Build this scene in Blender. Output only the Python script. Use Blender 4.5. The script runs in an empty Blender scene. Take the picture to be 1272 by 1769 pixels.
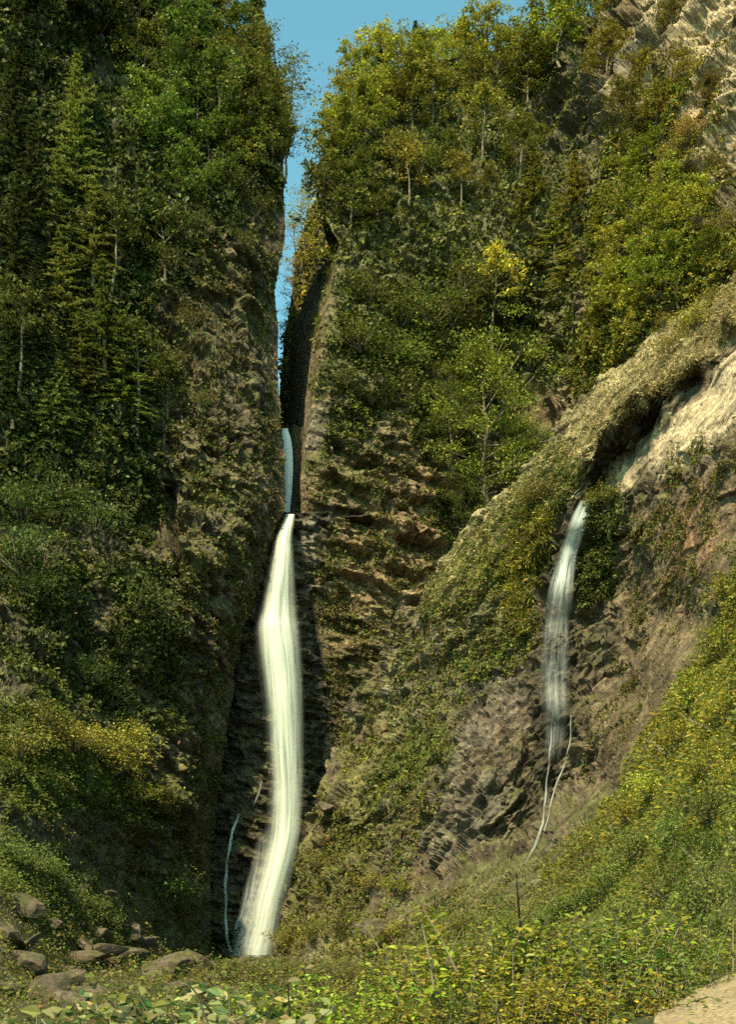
import bpy, math, random
import numpy as np
from mathutils import Vector, Matrix

# ------------------------------------------------------------------ camera, sky, sun, exposure
S = bpy.context.scene
COL = S.collection
F, H0, CX = 1900.0, 1560.0, 636.0          # focal length, horizon row and centre column of the photograph (px)
cd = bpy.data.cameras.new('camera'); cam = bpy.data.objects.new('camera', cd); COL.objects.link(cam)
cd.sensor_fit = 'VERTICAL'; cd.sensor_height = 24.0; cd.lens = F / 1769.0 * 24.0
cd.shift_y = (H0 - 884.5) / 1769.0
cam.location = (0, 0, 0); cam.rotation_euler = (math.radians(90), 0, 0)
cd.clip_start = 0.1; cd.clip_end = 3000
S.camera = cam
SUN = Vector((-0.27, -0.57, 0.77)).normalized()
w = bpy.data.worlds.new('World'); S.world = w; w.use_nodes = True
nt = w.node_tree; nt.nodes.clear()
sky = nt.nodes.new('ShaderNodeTexSky'); sky.sky_type = 'NISHITA'; sky.sun_disc = False
sky.sun_elevation = math.asin(SUN.z); sky.sun_rotation = math.atan2(SUN.x, SUN.y)
sky.ozone_density = 1.0; sky.dust_density = 1.2; sky.air_density = 1.0
tint = nt.nodes.new('ShaderNodeMix'); tint.data_type = 'RGBA'; tint.blend_type = 'MULTIPLY'; tint.inputs[0].default_value = 1
tint.inputs[7].default_value = (0.74, 1.20, 0.90, 1)
bg = nt.nodes.new('ShaderNodeBackground'); bg.inputs[1].default_value = 0.13
ow = nt.nodes.new('ShaderNodeOutputWorld')
nt.links.new(sky.outputs[0], tint.inputs[6]); nt.links.new(tint.outputs[2], bg.inputs[0]); nt.links.new(bg.outputs[0], ow.inputs[0])
sl = bpy.data.lights.new('sun', 'SUN'); sl.energy = 4.8; sl.angle = math.radians(0.6); sl.color = (1.0, 0.84, 0.56)
so = bpy.data.objects.new('sun', sl); COL.objects.link(so); so.rotation_euler = (-SUN).to_track_quat('-Z', 'Y').to_euler()
S.view_settings.view_transform = 'Standard'; S.view_settings.look = 'None'; S.view_settings.exposure = 1.1; S.view_settings.gamma = 1.0
S.cycles.max_bounces = 8; S.cycles.diffuse_bounces = 6; S.cycles.transparent_max_bounces = 12
S.cycles.use_denoising = False

rng = np.random.default_rng(7)
random.seed(7)
# ------------------------------------------------------------------ numeric helpers
def W(px, py, d):
    px = np.asarray(px, float); py = np.asarray(py, float); d = np.asarray(d, float)
    return np.stack(np.broadcast_arrays((px - CX) / F * d, d, (H0 - py) / F * d), -1)
def proj(P):
    y = np.maximum(P[..., 1], 0.05)
    return CX + P[..., 0] / y * F, H0 - P[..., 2] / y * F
def _h(ix, iy, iz, s):
    h = (ix * np.uint32(374761393) + iy * np.uint32(668265263) + iz * np.uint32(2147483647) + np.uint32(s) * np.uint32(1274126177))
    h = (h ^ (h >> np.uint32(13))) * np.uint32(1274126177); h ^= h >> np.uint32(16); h = h * np.uint32(2246822519); h ^= h >> np.uint32(15)
    return h
def noise(P, seed=0):
    """gradient noise, about -1..1"""
    P = np.asarray(P, np.float64) + 1000.0
    i = np.floor(P); f = (P - i).astype(np.float32); i = i.astype(np.int64).astype(np.uint32)
    u = f * f * f * (f * (f * 6 - 15) + 10)
    out = 0
    for dx in (0, 1):
        wx = u[..., 0] if dx else 1 - u[..., 0]
        for dy in (0, 1):
            wy = u[..., 1] if dy else 1 - u[..., 1]
            for dz in (0, 1):
                wz = u[..., 2] if dz else 1 - u[..., 2]
                h = _h(i[..., 0] + np.uint32(dx), i[..., 1] + np.uint32(dy), i[..., 2] + np.uint32(dz), seed)
                gx = (h & np.uint32(1023)).astype(np.float32) / 511.5 - 1
                gy = ((h >> np.uint32(10)) & np.uint32(1023)).astype(np.float32) / 511.5 - 1
                gz = ((h >> np.uint32(20)) & np.uint32(1023)).astype(np.float32) / 511.5 - 1
                out = out + wx * wy * wz * (gx * (f[..., 0] - dx) + gy * (f[..., 1] - dy) + gz * (f[..., 2] - dz))
    return out * 1.5
def fbm(P, sc, oct=4, seed=0, gain=0.5):
    a, s, o = 1.0, 1.0 / sc, 0
    for k in range(oct):
        o = o + a * noise(P * s, seed + k * 7); a *= gain; s *= 2.03
    return o
def ridged(P, sc, oct=4, seed=0):
    a, s, o = 1.0, 1.0 / sc, 0
    for k in range(oct):
        o = o + a * (1 - 2 * np.abs(noise(P * s, seed + k * 5))); a *= 0.5; s *= 2.1
    return o
def sstep(a, b, x):
    t = np.clip((x - a) / (b - a), 0, 1); return t * t * (3 - 2 * t)
def rbf(ctrl, lam=1e-5):
    c = np.array(ctrl, float); X = c[:, :2] / 1000.0; n = len(X)
    def k(r2): return 0.5 * r2 * np.log(r2 + 1e-12)
    K = k(((X[:, None] - X[None]) ** 2).sum(-1)) + lam * np.eye(n)
    A = np.zeros((n + 3, n + 3)); A[:n, :n] = K; A[:n, n] = 1; A[:n, n + 1:] = X; A[n, :n] = 1; A[n + 1:, :n] = X.T
    sol = np.linalg.solve(A, np.r_[c[:, 2], 0, 0, 0])
    def f(a, b):
        a = np.asarray(a, float); b = np.asarray(b, float); sh = np.broadcast(a, b).shape
        a, b = (np.broadcast_to(v, sh).ravel() / 1000.0 for v in (a, b)); out = np.empty(a.size)
        for s in range(0, a.size, 40000):
            e = slice(s, s + 40000)
            out[e] = k((a[e, None] - X[:, 0]) ** 2 + (b[e, None] - X[:, 1]) ** 2) @ sol[:n] + sol[n] + a[e] * sol[n + 1] + b[e] * sol[n + 2]
        return out.reshape(sh)
    return f
def pl(pts):                      # piecewise-linear function of the first coordinate
    p = np.array(pts, float); return lambda t: np.interp(t, p[:, 0], p[:, 1])
def inside(px, py, poly):
    poly = np.array(poly, float); r = np.zeros(np.shape(px), bool); j = len(poly) - 1
    for i in range(len(poly)):
        xi, yi = poly[i]; xj, yj = poly[j]
        c = ((yi > py) != (yj > py)) & (px < (xj - xi) * (py - yi) / (yj - yi + 1e-12) + xi)
        r ^= c; j = i
    return r
def linedist(px, py, pts):
    d = np.full(np.shape(px), 1e9)
    for (x0, y0), (x1, y1) in zip(pts[:-1], pts[1:]):
        dx, dy = x1 - x0, y1 - y0
        t = np.clip(((px - x0) * dx + (py - y0) * dy) / (dx * dx + dy * dy), 0, 1)
        d = np.minimum(d, np.hypot(px - x0 - t * dx, py - y0 - t * dy))
    return d
# ------------------------------------------------------------------ mesh helpers
def mesh_from(name, V, faces_n, idx, col=None, mat=None, smooth=False, uv=None):
    """V (n,3); faces all with faces_n corners, idx flat"""
    me = bpy.data.meshes.new(name); nf = len(idx) // faces_n
    me.vertices.add(len(V)); me.vertices.foreach_set('co', np.asarray(V, np.float32).ravel())
    me.loops.add(len(idx)); me.loops.foreach_set('vertex_index', np.asarray(idx, np.int32))
    me.polygons.add(nf); me.polygons.foreach_set('loop_start', np.arange(nf, dtype=np.int32) * faces_n)
    me.update(calc_edges=True)
    me.polygons.foreach_set('use_smooth', np.full(nf, smooth))
    if col is not None:
        a = me.color_attributes.new('Col', 'FLOAT_COLOR', 'POINT')
        c = np.ones((len(V), 4), np.float32); c[:, :3] = col; a.data.foreach_set('color', c.ravel())
    if uv is not None:
        l = me.uv_layers.new(name='UVMap'); l.data.foreach_set('uv', np.asarray(uv, np.float32)[np.asarray(idx)].ravel())
    if mat: me.materials.append(mat)
    return me
def grid_idx(nv, nu):
    a = np.arange(nv * nu).reshape(nv, nu)
    return np.stack([a[:-1, :-1], a[:-1, 1:], a[1:, 1:], a[1:, :-1]], -1).reshape(-1)
def put(name, me, parent=None, label=None, cat=None, group=None, kind=None):
    o = bpy.data.objects.new(name, me); COL.objects.link(o); o.parent = parent
    tag(o, label, cat, group, kind); return o
def tag(o, label=None, cat=None, group=None, kind=None):
    for k, v in (('label', label), ('category', cat), ('group', group), ('kind', kind)):
        if v: o[k] = v
# ------------------------------------------------------------------ materials
def new_mat(name):
    m = bpy.data.materials.new(name); m.use_nodes = True; n = m.node_tree; n.nodes.clear()
    return m, n, n.nodes, n.links
def rock_mat(name, fine=0.5, bump=0.6, stretch=(1, 1, 1), rot=(0, 0, 0), rough=0.85, gloss=0.25):
    m, n, N, L = new_mat(name)
    out = N.new('ShaderNodeOutputMaterial'); b = N.new('ShaderNodeBsdfPrincipled')
    b.inputs['Roughness'].default_value = rough; b.inputs['Specular IOR Level'].default_value = gloss
    at = N.new('ShaderNodeVertexColor'); at.layer_name = 'Col'
    tc = N.new('ShaderNodeTexCoord'); mp = N.new('ShaderNodeMapping'); mp.inputs['Scale'].default_value = stretch; mp.inputs['Rotation'].default_value = rot
    L.new(tc.outputs['Object'], mp.inputs[0])
    n1 = N.new('ShaderNodeTexNoise'); n1.inputs['Scale'].default_value = 1 / fine; n1.inputs['Detail'].default_value = 5; n1.inputs['Roughness'].default_value = 0.65
    n2 = N.new('ShaderNodeTexVoronoi'); n2.inputs['Scale'].default_value = 0.8 / fine; n2.feature = 'DISTANCE_TO_EDGE'
    L.new(mp.outputs[0], n1.inputs[0]); L.new(mp.outputs[0], n2.inputs[0])
    cr = N.new('ShaderNodeMapRange'); cr.inputs[1].default_value = 0.3; cr.inputs[2].default_value = 0.7; cr.inputs[3].default_value = 0.45; cr.inputs[4].default_value = 1.6
    L.new(n1.outputs[0], cr.inputs[0])
    mx = N.new('ShaderNodeMix'); mx.data_type = 'RGBA'; mx.blend_type = 'MULTIPLY'; mx.inputs[0].default_value = 1
    L.new(at.outputs[0], mx.inputs[6]); L.new(cr.outputs[0], mx.inputs[7]); L.new(mx.outputs[2], b.inputs['Base Color'])
    ad = N.new('ShaderNodeMath'); ad.operation = 'MULTIPLY_ADD'; ad.inputs[1].default_value = 0.5
    L.new(n2.outputs[0], ad.inputs[0]); L.new(n1.outputs[0], ad.inputs[2])
    bp = N.new('ShaderNodeBump'); bp.inputs['Strength'].default_value = bump; bp.inputs['Distance'].default_value = fine * 0.6
    L.new(ad.outputs[0], bp.inputs['Height']); L.new(bp.outputs[0], b.inputs['Normal']); L.new(b.outputs[0], out.inputs[0])
    return m
def leaf_mat(name, trans=0.35):
    m, n, N, L = new_mat(name)
    out = N.new('ShaderNodeOutputMaterial'); at = N.new('ShaderNodeVertexColor'); at.layer_name = 'Col'; oi = N.new('ShaderNodeObjectInfo')
    mx = N.new('ShaderNodeMix'); mx.data_type = 'RGBA'; mx.blend_type = 'MULTIPLY'; mx.inputs[0].default_value = 1
    L.new(at.outputs[0], mx.inputs[6]); L.new(oi.outputs['Color'], mx.inputs[7])
    d = N.new('ShaderNodeBsdfDiffuse'); t = N.new('ShaderNodeBsdfTranslucent'); g = N.new('ShaderNodeBsdfGlossy'); g.inputs['Roughness'].default_value = 0.45
    g.inputs['Color'].default_value = (0.8, 0.8, 0.8, 1)
    L.new(mx.outputs[2], d.inputs[0]); L.new(mx.outputs[2], t.inputs[0])
    s = N.new('ShaderNodeMixShader'); s.inputs[0].default_value = trans; L.new(d.outputs[0], s.inputs[1]); L.new(t.outputs[0], s.inputs[2])
    s2 = N.new('ShaderNodeMixShader'); s2.inputs[0].default_value = 0.012; L.new(s.outputs[0], s2.inputs[1]); L.new(g.outputs[0], s2.inputs[2])
    L.new(s2.outputs[0], out.inputs[0]); return m
def bark_mat():
    m, n, N, L = new_mat('bark'); out = N.new('ShaderNodeOutputMaterial'); b = N.new('ShaderNodeBsdfPrincipled'); b.inputs['Roughness'].default_value = 0.9
    tc = N.new('ShaderNodeTexCoord'); nz = N.new('ShaderNodeTexNoise'); nz.inputs['Scale'].default_value = 3; nz.inputs['Detail'].default_value = 4
    L.new(tc.outputs['Object'], nz.inputs[0]); r = N.new('ShaderNodeValToRGB'); r.color_ramp.elements[0].color = (0.04, 0.03, 0.02, 1); r.color_ramp.elements[1].color = (0.22, 0.18, 0.11, 1)
    r.color_ramp.elements[0].position = 0.3; r.color_ramp.elements[1].position = 0.7
    L.new(nz.outputs[0], r.inputs[0]); L.new(r.outputs[0], b.inputs['Base Color']); L.new(b.outputs[0], out.inputs[0]); return m
def water_mat(name, color, dens, streak=0.5, lo=0.25, hi=0.6, edge=0.45, sc=(11, 0.16)):
    """silky falling water: white scattering with streaky, thinning edges (uv: x across 0..1, y metres along)"""
    m, n, N, L = new_mat(name); out = N.new('ShaderNodeOutputMaterial')
    uv = N.new('ShaderNodeUVMap'); uv.uv_map = 'UVMap'; sp = N.new('ShaderNodeSeparateXYZ'); L.new(uv.outputs[0], sp.inputs[0])
    a = N.new('ShaderNodeMath'); a.operation = 'SUBTRACT'; a.inputs[1].default_value = 0.5; L.new(sp.outputs[0], a.inputs[0])
    ab = N.new('ShaderNodeMath'); ab.operation = 'ABSOLUTE'; L.new(a.outputs[0], ab.inputs[0])
    ed = N.new('ShaderNodeMapRange'); ed.interpolation_type = 'SMOOTHSTEP'; ed.inputs[1].default_value = 0.5; ed.inputs[2].default_value = 0.5 - edge * 0.5; L.new(ab.outputs[0], ed.inputs[0])
    mp = N.new('ShaderNodeMapping'); mp.inputs['Scale'].default_value = (*sc, 1); L.new(uv.outputs[0], mp.inputs[0])
    nz = N.new('ShaderNodeTexNoise'); nz.inputs['Scale'].default_value = 1; nz.inputs['Detail'].default_value = 4; nz.inputs['Roughness'].default_value = 0.6; L.new(mp.outputs[0], nz.inputs[0])
    st = N.new('ShaderNodeMapRange'); st.inputs[1].default_value = lo; st.inputs[2].default_value = hi; st.inputs[3].default_value = 1 - streak; L.new(nz.outputs[0], st.inputs[0])
    mu = N.new('ShaderNodeMath'); mu.operation = 'MULTIPLY'; L.new(ed.outputs[0], mu.inputs[0]); L.new(st.outputs[0], mu.inputs[1])
    vc = N.new('ShaderNodeVertexColor'); vc.layer_name = 'Col'; sx = N.new('ShaderNodeSeparateColor'); L.new(vc.outputs[0], sx.inputs[0])
    mv = N.new('ShaderNodeMath'); mv.operation = 'MULTIPLY'; L.new(mu.outputs[0], mv.inputs[0]); L.new(sx.outputs[0], mv.inputs[1])
    md = N.new('ShaderNodeMath'); md.operation = 'MULTIPLY'; md.inputs[1].default_value = dens; md.use_clamp = True; L.new(mv.outputs[0], md.inputs[0])
    cr = N.new('ShaderNodeMix'); cr.data_type = 'RGBA'; cr.inputs[6].default_value = (*[c * f for c, f in zip(color, (0.72, 0.86, 0.88))], 1); cr.inputs[7].default_value = (*color, 1)
    L.new(st.outputs[0], cr.inputs[0])
    d = N.new('ShaderNodeBsdfDiffuse'); t = N.new('ShaderNodeBsdfTranslucent'); L.new(cr.outputs[2], d.inputs[0]); L.new(cr.outputs[2], t.inputs[0])
    s = N.new('ShaderNodeMixShader'); s.inputs[0].default_value = 0.3; L.new(d.outputs[0], s.inputs[1]); L.new(t.outputs[0], s.inputs[2])
    tr = N.new('ShaderNodeBsdfTransparent'); s2 = N.new('ShaderNodeMixShader'); L.new(md.outputs[0], s2.inputs[0]); L.new(tr.outputs[0], s2.inputs[1]); L.new(s.outputs[0], s2.inputs[2])
    L.new(s2.outputs[0], out.inputs[0]); return m
M_ROCK = rock_mat('layered_rock', 0.32, 1.0)
M_SLAB = rock_mat('pale_slab', 0.28, 0.8)
M_GROUND = rock_mat('soil', 0.12, 0.5)
M_BOULDER = rock_mat('boulder_stone', 0.3, 0.5)
M_LEAF = leaf_mat('leaf', 0.35)
M_GRASS = leaf_mat('grass_blade', 0.3)
M_BARK = bark_mat()
M_DARK, _n, _N, _L = new_mat('dark_bark'); _o = _N.new('ShaderNodeOutputMaterial'); _d = _N.new('ShaderNodeBsdfDiffuse'); _d.inputs[0].default_value = (0.018, 0.014, 0.010, 1); _L.new(_d.outputs[0], _o.inputs[0])
# ------------------------------------------------------------------ rock sheets
def normals(P):
    du = np.gradient(P, axis=1); dv = np.gradient(P, axis=0)
    n = np.cross(du, dv); n /= np.linalg.norm(n, axis=-1, keepdims=True) + 1e-12
    c = (n * -P).sum(-1)
    return n if np.median(c) > 0 else -n
def strata(P, sdir, T, seed, warp=0.6, warps=9):
    sdir = np.array(sdir, float); sdir /= np.linalg.norm(sdir)
    s = (P @ sdir) / T + warp * fbm(P, warps, 3, seed)
    f = s - np.floor(s); k = np.floor(s)
    a = (np.sin(k * 12.9898 + seed) * 43758.5453) % 1.0
    return (1 - sstep(0.0, 0.75, f) * 1.0 + sstep(0.88, 1.0, f)) * (0.35 + 0.9 * a), f
def facets(P, size, seed, sdir, sq, tone=False):
    Q = P / size; Q = Q + (P @ sdir)[..., None] * sdir * (sq / size); Q = Q + 0.25 * np.stack([noise(Q * 0.6, seed + 1), noise(Q * 0.6, seed + 2), noise(Q * 0.6, seed + 3)], -1) + 1000.0
    b = np.floor(Q - 0.5); best = np.full(P.shape[:-1], 9.0); val = np.zeros(P.shape[:-1]); shade = np.zeros(P.shape[:-1])
    for dx in (0, 1):
        for dy in (0, 1):
            for dz in (0, 1):
                c = b + np.array([dx, dy, dz]); i = c.astype(np.int64).astype(np.uint32); h = _h(i[..., 0], i[..., 1], i[..., 2], seed)
                r = np.stack([(h & np.uint32(1023)), (h >> np.uint32(10)) & np.uint32(1023), (h >> np.uint32(20)) & np.uint32(1023)], -1) / 1023.0
                h2 = _h(i[..., 1], i[..., 2], i[..., 0], seed + 9); g = np.stack([(h2 & np.uint32(1023)), (h2 >> np.uint32(10)) & np.uint32(1023), (h2 >> np.uint32(20)) & np.uint32(1023)], -1) / 511.5 - 1
                e = Q - (c + 0.12 + 0.76 * r); d = (e * e).sum(-1); k = d < best
                if tone: shade = np.where(k, ((h2 >> np.uint32(3)) & np.uint32(255)) / 255.0, shade)
                val = np.where(k, 0.42 * g[..., 0] + 0.5 * (e * g).sum(-1), val); best = np.where(k, d, best)
    return (val * size, shade) if tone else val * size
def sheet(name, P, color_fn, mat, sdir=(0.3, 0.2, 1), big=1.2, led=0.55, fine=0.16, T=(3.2, 1.1), fac=(0.30, 0.55), seed=0, extra=None, taper=None):
    N = normals(P); px, py = proj(P)
    st1, f1 = strata(P, sdir, T[0], seed, 0.7, 10); st2, f2 = strata(P, sdir, T[1], seed + 3, 0.8, 5)
    mod = sstep(-0.5, 0.5, fbm(P, 9, 2, seed + 11))
    sd = np.array(sdir, float); sd /= np.linalg.norm(sd)
    Q = P + (P @ sd)[..., None] * sd * 1.6          # squashed along the bedding
    D = big * fbm(P, 13, 3, seed + 20) + led * mod * (st1 - 0.5) + led * 0.5 * (st2 - 0.5) * (1 - 0.5 * mod)
    D = D + led * 0.9 * ridged(Q, 3.6, 4, seed + 30) * 0.3 + fine * fbm(Q, 0.9, 3, seed + 40)
    f3, t3 = facets(P, 1.7, seed + 60, sd, 1.0, True); f4, t4 = facets(P, 0.62, seed + 70, sd, 0.9, True)
    D = D + fac[0] * facets(P, 3.4, seed + 50, sd, 0.8) + fac[1] * f3 + fac[1] * 1.1 * f4; tone = np.exp((t3 - .5) * 0.5 + (t4 - .5) * 0.75)
    if extra is not None: D = D + extra(px, py, P)
    for _ in range(1):
        E_ = np.pad(D, 1, mode='edge'); D = 0.6 * D + 0.1 * (E_[1:-1, :-2] + E_[1:-1, 2:] + E_[:-2, 1:-1] + E_[2:, 1:-1])
    D = D * np.clip(np.abs((N * P).sum(-1)) / np.linalg.norm(P, axis=-1) / 0.5, 0.3, 1)
    if taper is not None: D = D * taper
    P2 = P + N * D[..., None]
    N2 = normals(P2)
    ctx = dict(f1=f1, f2=f2, mod=mod, D=D, P=P2, N=N2)
    alb = color_fn(px, py, ctx) * tone[..., None]
    nv, nu = P.shape[:2]
    me = mesh_from(name, P2.reshape(-1, 3), 4, grid_idx(nv, nu), alb.reshape(-1, 3), mat, smooth=False)
    p2x, p2y = proj(P2)
    vis = (N2 * -P2).sum(-1) / np.linalg.norm(P2, axis=-1)
    return me, dict(P=P2.reshape(-1, 3), N=N2.reshape(-1, 3), px=p2x.ravel(), py=p2y.ravel(), vis=vis.ravel(), alb=alb.reshape(-1, 3), macro=N.reshape(-1, 3))
def mixc(a, b, t):
    return a + (np.asarray(b, float) - a) * np.clip(t, 0, 1)[..., None]
def blob(px, py, P, pts, soft=25, amp=40, seed=5):
    """soft polygon mask with an uneven edge: 1 inside"""
    n = fbm(P, 4.0, 3, seed) * amp
    ins = inside(px, py, pts); d = linedist(px, py, list(pts) + [pts[0]])
    return sstep(-soft, soft, np.where(ins, d, -d) + n)
ROCK = np.array((0.070, 0.053, 0.030)); MOSS = (0.060, 0.062, 0.018); WET_DARK = (0.030, 0.023, 0.014); PALE = (0.30, 0.235, 0.145)  # the wet tone also darkens ledge hollows and the slot recess
STRAW = (0.26, 0.20, 0.075); RUST = (0.13, 0.075, 0.04); OLIVE = (0.085, 0.085, 0.025); GREY = (0.17, 0.145, 0.115)
def base_rock(ctx, px, seed, moss=0.5, c0=ROCK):
    P = ctx['P']; n = fbm(P, 7, 4, seed); c = np.broadcast_to(c0, P.shape).copy()
    c = mixc(c, GREY, sstep(0.15, 0.7, n) * 0.6); c = mixc(c, RUST, sstep(0.2, 0.8, fbm(P, 10, 3, seed + 2)) * 0.6)
    c = mixc(c, WET_DARK, sstep(0.82, 0.95, ctx['f1']) * 0.8); c = mixc(c, WET_DARK, sstep(0.85, 0.98, ctx['f2']) * 0.5)  # dark band in the hollow between rock layers
    m = sstep(0.15, 0.6, ctx['N'][..., 2] + 0.5 * fbm(P, 2.5, 3, seed + 4) + (moss - 0.5))
    return mixc(c, MOSS, m * 0.85)

# --- dark cliff beside the slot
edgeA = pl([(-400, 440), (-60, 452), (0, 452), (100, 484), (170, 502), (230, 500), (280, 488), (350, 490), (420, 493), (450, 484), (500, 474), (560, 478),
            (600, 479), (650, 479), (700, 482), (760, 486), (820, 491), (880, 489), (930, 466), (1000, 446), (1070, 422), (1150, 405), (1250, 392), (1350, 378), (1450, 364), (1600, 362), (1760, 372)])
rimA = pl([(-500, -260), (0, -190), (250, -60), (330, 10), (400, 60), (440, 75), (470, 110), (500, 190)])
fA = rbf([(-420, -200, 92), (0, -200, 100), (300, -100, 110), (480, 0, 114), (-420, 400, 82), (0, 300, 92), (0, 600, 88), (0, 900, 84), (250, 100, 106), (250, 300, 100), (250, 600, 96), (250, 900, 92),
          (494, 300, 106), (478, 520, 103.5), (485, 700, 101.5), (494, 880, 99.5), (455, 1000, 98), (430, 1100, 97.5), (400, 1250, 97), (370, 1400, 96), (365, 1620, 95), (400, 700, 96), (400, 450, 99.5),
          (280, 780, 93.5), (330, 930, 91.5), (270, 900, 94), (250, 1130, 88), (330, 1150, 93.5), (100, 1150, 79), (0, 1120, 76), (-420, 1150, 66), (60, 1240, 74), (200, 1300, 82), (270, 1390, 86), (100, 1350, 70), (0, 1350, 61),
          (300, 1480, 90), (150, 1480, 72), (0, 1430, 57), (120, 1560, 60), (210, 1620, 72), (0, 1560, 47), (-420, 1560, 40), (320, 1620, 90), (100, 1650, 50), (0, 1720, 34), (-420, 1720, 28), (350, 1720, 86), (200, 1740, 50), (110, 700, 88.5), (60, 980, 80)], 1e-4)
rows = np.r_[np.linspace(-330, -20, 40), np.linspace(-15, 1760, 760)]
nu = 290; u = np.linspace(0, 1, nu)
PY = np.repeat(rows[:, None], nu, 1); E = edgeA(rows)[:, None]
PX = np.where(u[None] < 0.12, -420 + 410 * (u[None] / 0.12), -10 + (E + 10) * ((u[None] - 0.12) / 0.88))
rim = rimA(PX) + 14 * noise(np.stack([PX / 40, PX * 0, PX * 0], -1), 3)
over = np.maximum(rim - PY, 0); PYc = np.maximum(PY, rim)
D0 = fA(PX, PYc); D_ = D0 + over * 0.35
PA = W(PX, PYc, D_); PA[..., 2] = W(PX, PYc, D0)[..., 2] + over * 0.35 * 0.35
wr = [];
for k, (dx, dy) in enumerate([(-0.2, 1.0), (-0.8, 2.2), (-1.9, 4), (-3.6, 7), (-6, 11), (-10, 17), (-17, 26), (-30, 45)]):
    e = PA[:, -1].copy(); s = D_[:, -1:]; e2 = e + np.array([0, dy, 0]); e2[:, 0] = e[:, 0] * (e2[:, 1] / e[:, 1]) + dx; e2[:, 2] *= 1 - 0.012 * max(0, dy - 3); wr.append(e2)
PA = np.concatenate([PA, np.stack(wr, 1)], 1)
tapA = np.ones(PA.shape[:2]); tapA[:, :nu] = 0.22 + 0.78 * sstep(4, 75, E - PX); tapA[:, nu:] = 0.22; tapA *= 0.25 + 0.75 * sstep(30, 70, PA[..., 1])
def colA(px, py, c):
    P = c['P']; a = base_rock(c, px, 101, 0.45)  # dark rock colours also stand in for this cliff's shade
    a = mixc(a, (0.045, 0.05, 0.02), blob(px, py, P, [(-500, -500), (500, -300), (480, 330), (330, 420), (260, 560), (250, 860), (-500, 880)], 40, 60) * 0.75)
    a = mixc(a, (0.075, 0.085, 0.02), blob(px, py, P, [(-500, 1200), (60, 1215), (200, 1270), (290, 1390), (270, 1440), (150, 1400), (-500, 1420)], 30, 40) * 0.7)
    a = mixc(a, WET_DARK, blob(px, py, P, [(365, 1350), (460, 1000), (520, 1000), (520, 1700), (365, 1700)], 20, 20) * 0.6)
    return mixc(a, OLIVE, sstep(0.1, 0.6, fbm(P, 5, 3, 140)) * 0.45)
def exA(px, py, P):
    return -1.8 * sstep(14, 0, np.abs(px - (300 + (py - 900) * 0.1))) * inside(px, py, [(260, 840), (340, 840), (340, 1000), (280, 1000)]) \
           + 1.0 * ridged(P @ np.array([[1, 0, 0], [0, 1, 0], [0.9, 0, 0.25]]), 5, 3, 61) * 0.5
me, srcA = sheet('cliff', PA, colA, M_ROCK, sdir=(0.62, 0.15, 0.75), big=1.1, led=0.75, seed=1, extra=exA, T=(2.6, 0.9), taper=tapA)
put('cliff', me, label='dark mossy rock cliff beside the slot, shading the waterfall', cat='cliff', kind='structure')

# --- layered cliff on the other side of the slot
cornB = pl([(-400, 560), (100, 600), (200, 575), (300, 560), (380, 565), (420, 586), (480, 576), (550, 562), (620, 551), (700, 540), (760, 530), (830, 522), (890, 520), (950, 520), (1000, 530), (1100, 548), (1200, 566), (1300, 560), (1400, 552), (1760, 560)])
innB = pl([(-400, 550), (200, 568), (300, 552), (380, 556), (410, 586), (440, 570), (480, 545), (520, 528), (560, 511), (600, 503), (700, 499), (760, 499), (890, 496), (950, 500), (1760, 500)])
rimB = pl([(540, 300), (560, 245), (600, 185), (640, 140), (690, 118), (760, 102), (820, 95), (900, 90), (1000, 45), (1060, 0), (1150, -80), (1300, -240), (1700, -500)])
fB = rbf([(560, -300, 130), (900, -300, 138), (1300, -300, 110), (560, 200, 112), (560, 420, 107), (580, 600, 104), (545, 760, 102.5), (520, 900, 102), (545, 1050, 102.5), (570, 1250, 103), (560, 1500, 100), (700, 1100, 103.5), (700, 900, 105.5), (640, 700, 104.5), (700, 700, 106),
          (780, 720, 108.5), (780, 950, 108), (880, 700, 112), (930, 560, 117), (960, 650, 115), (850, 500, 112), (700, 500, 108), (700, 350, 112), (750, 250, 117), (850, 300, 118.5), (940, 250, 123), (920, 160, 127), (700, 120, 122), (850, 90, 128),
          (1000, 480, 112), (1030, 600, 104), (1080, 500, 100), (1150, 380, 96), (1000, 350, 114), (1040, 200, 116), (1050, 100, 117), (1130, 100, 110), (1150, 250, 101), (1240, 80, 101), (1240, 250, 95), (1250, 400, 88), (1150, 560, 92), (1400, 200, 84), (1400, 600, 76), (1100, 800, 100), (1300, 1200, 95), (900, 1300, 105), (1600, -200, 80), (1600, 600, 66)], 1e-4)
rows = np.r_[np.linspace(-420, -20, 60), np.linspace(-15, 1300, 580), np.linspace(1305, 1740, 50)]
nu = 420; u = np.linspace(0, 1, nu)
E = cornB(rows)[:, None]; PY = np.repeat(rows[:, None], nu, 1)
PX = np.where(u[None] < 0.9, E + (1290 - E) * (u[None] / 0.9), 1290 + (u[None] - 0.9) / 0.1 * 330)
rim = rimB(PX) + 12 * noise(np.stack([PX / 40, PX * 0, PX * 0], -1), 9)
over = np.maximum(rim - PY, 0); PYc = np.maximum(PY, rim)
D0 = fB(PX, PYc); D_ = D0 + over * 0.4
PB = W(PX, PYc, D_); PB[..., 2] = W(PX, PYc, D0)[..., 2] + over * 0.4 * 0.4
ib = innB(rows); wr = []; z0 = PB[:, 0, 2]
d0 = D_[:, 0]; dI = d0 + 17
hidden = W(ib + 60, np.zeros_like(ib), dI + 40); hidden[:, 2] = np.minimum(z0, W(0, 60, 112)[2]) * 1.1; wr.append(hidden)
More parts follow.
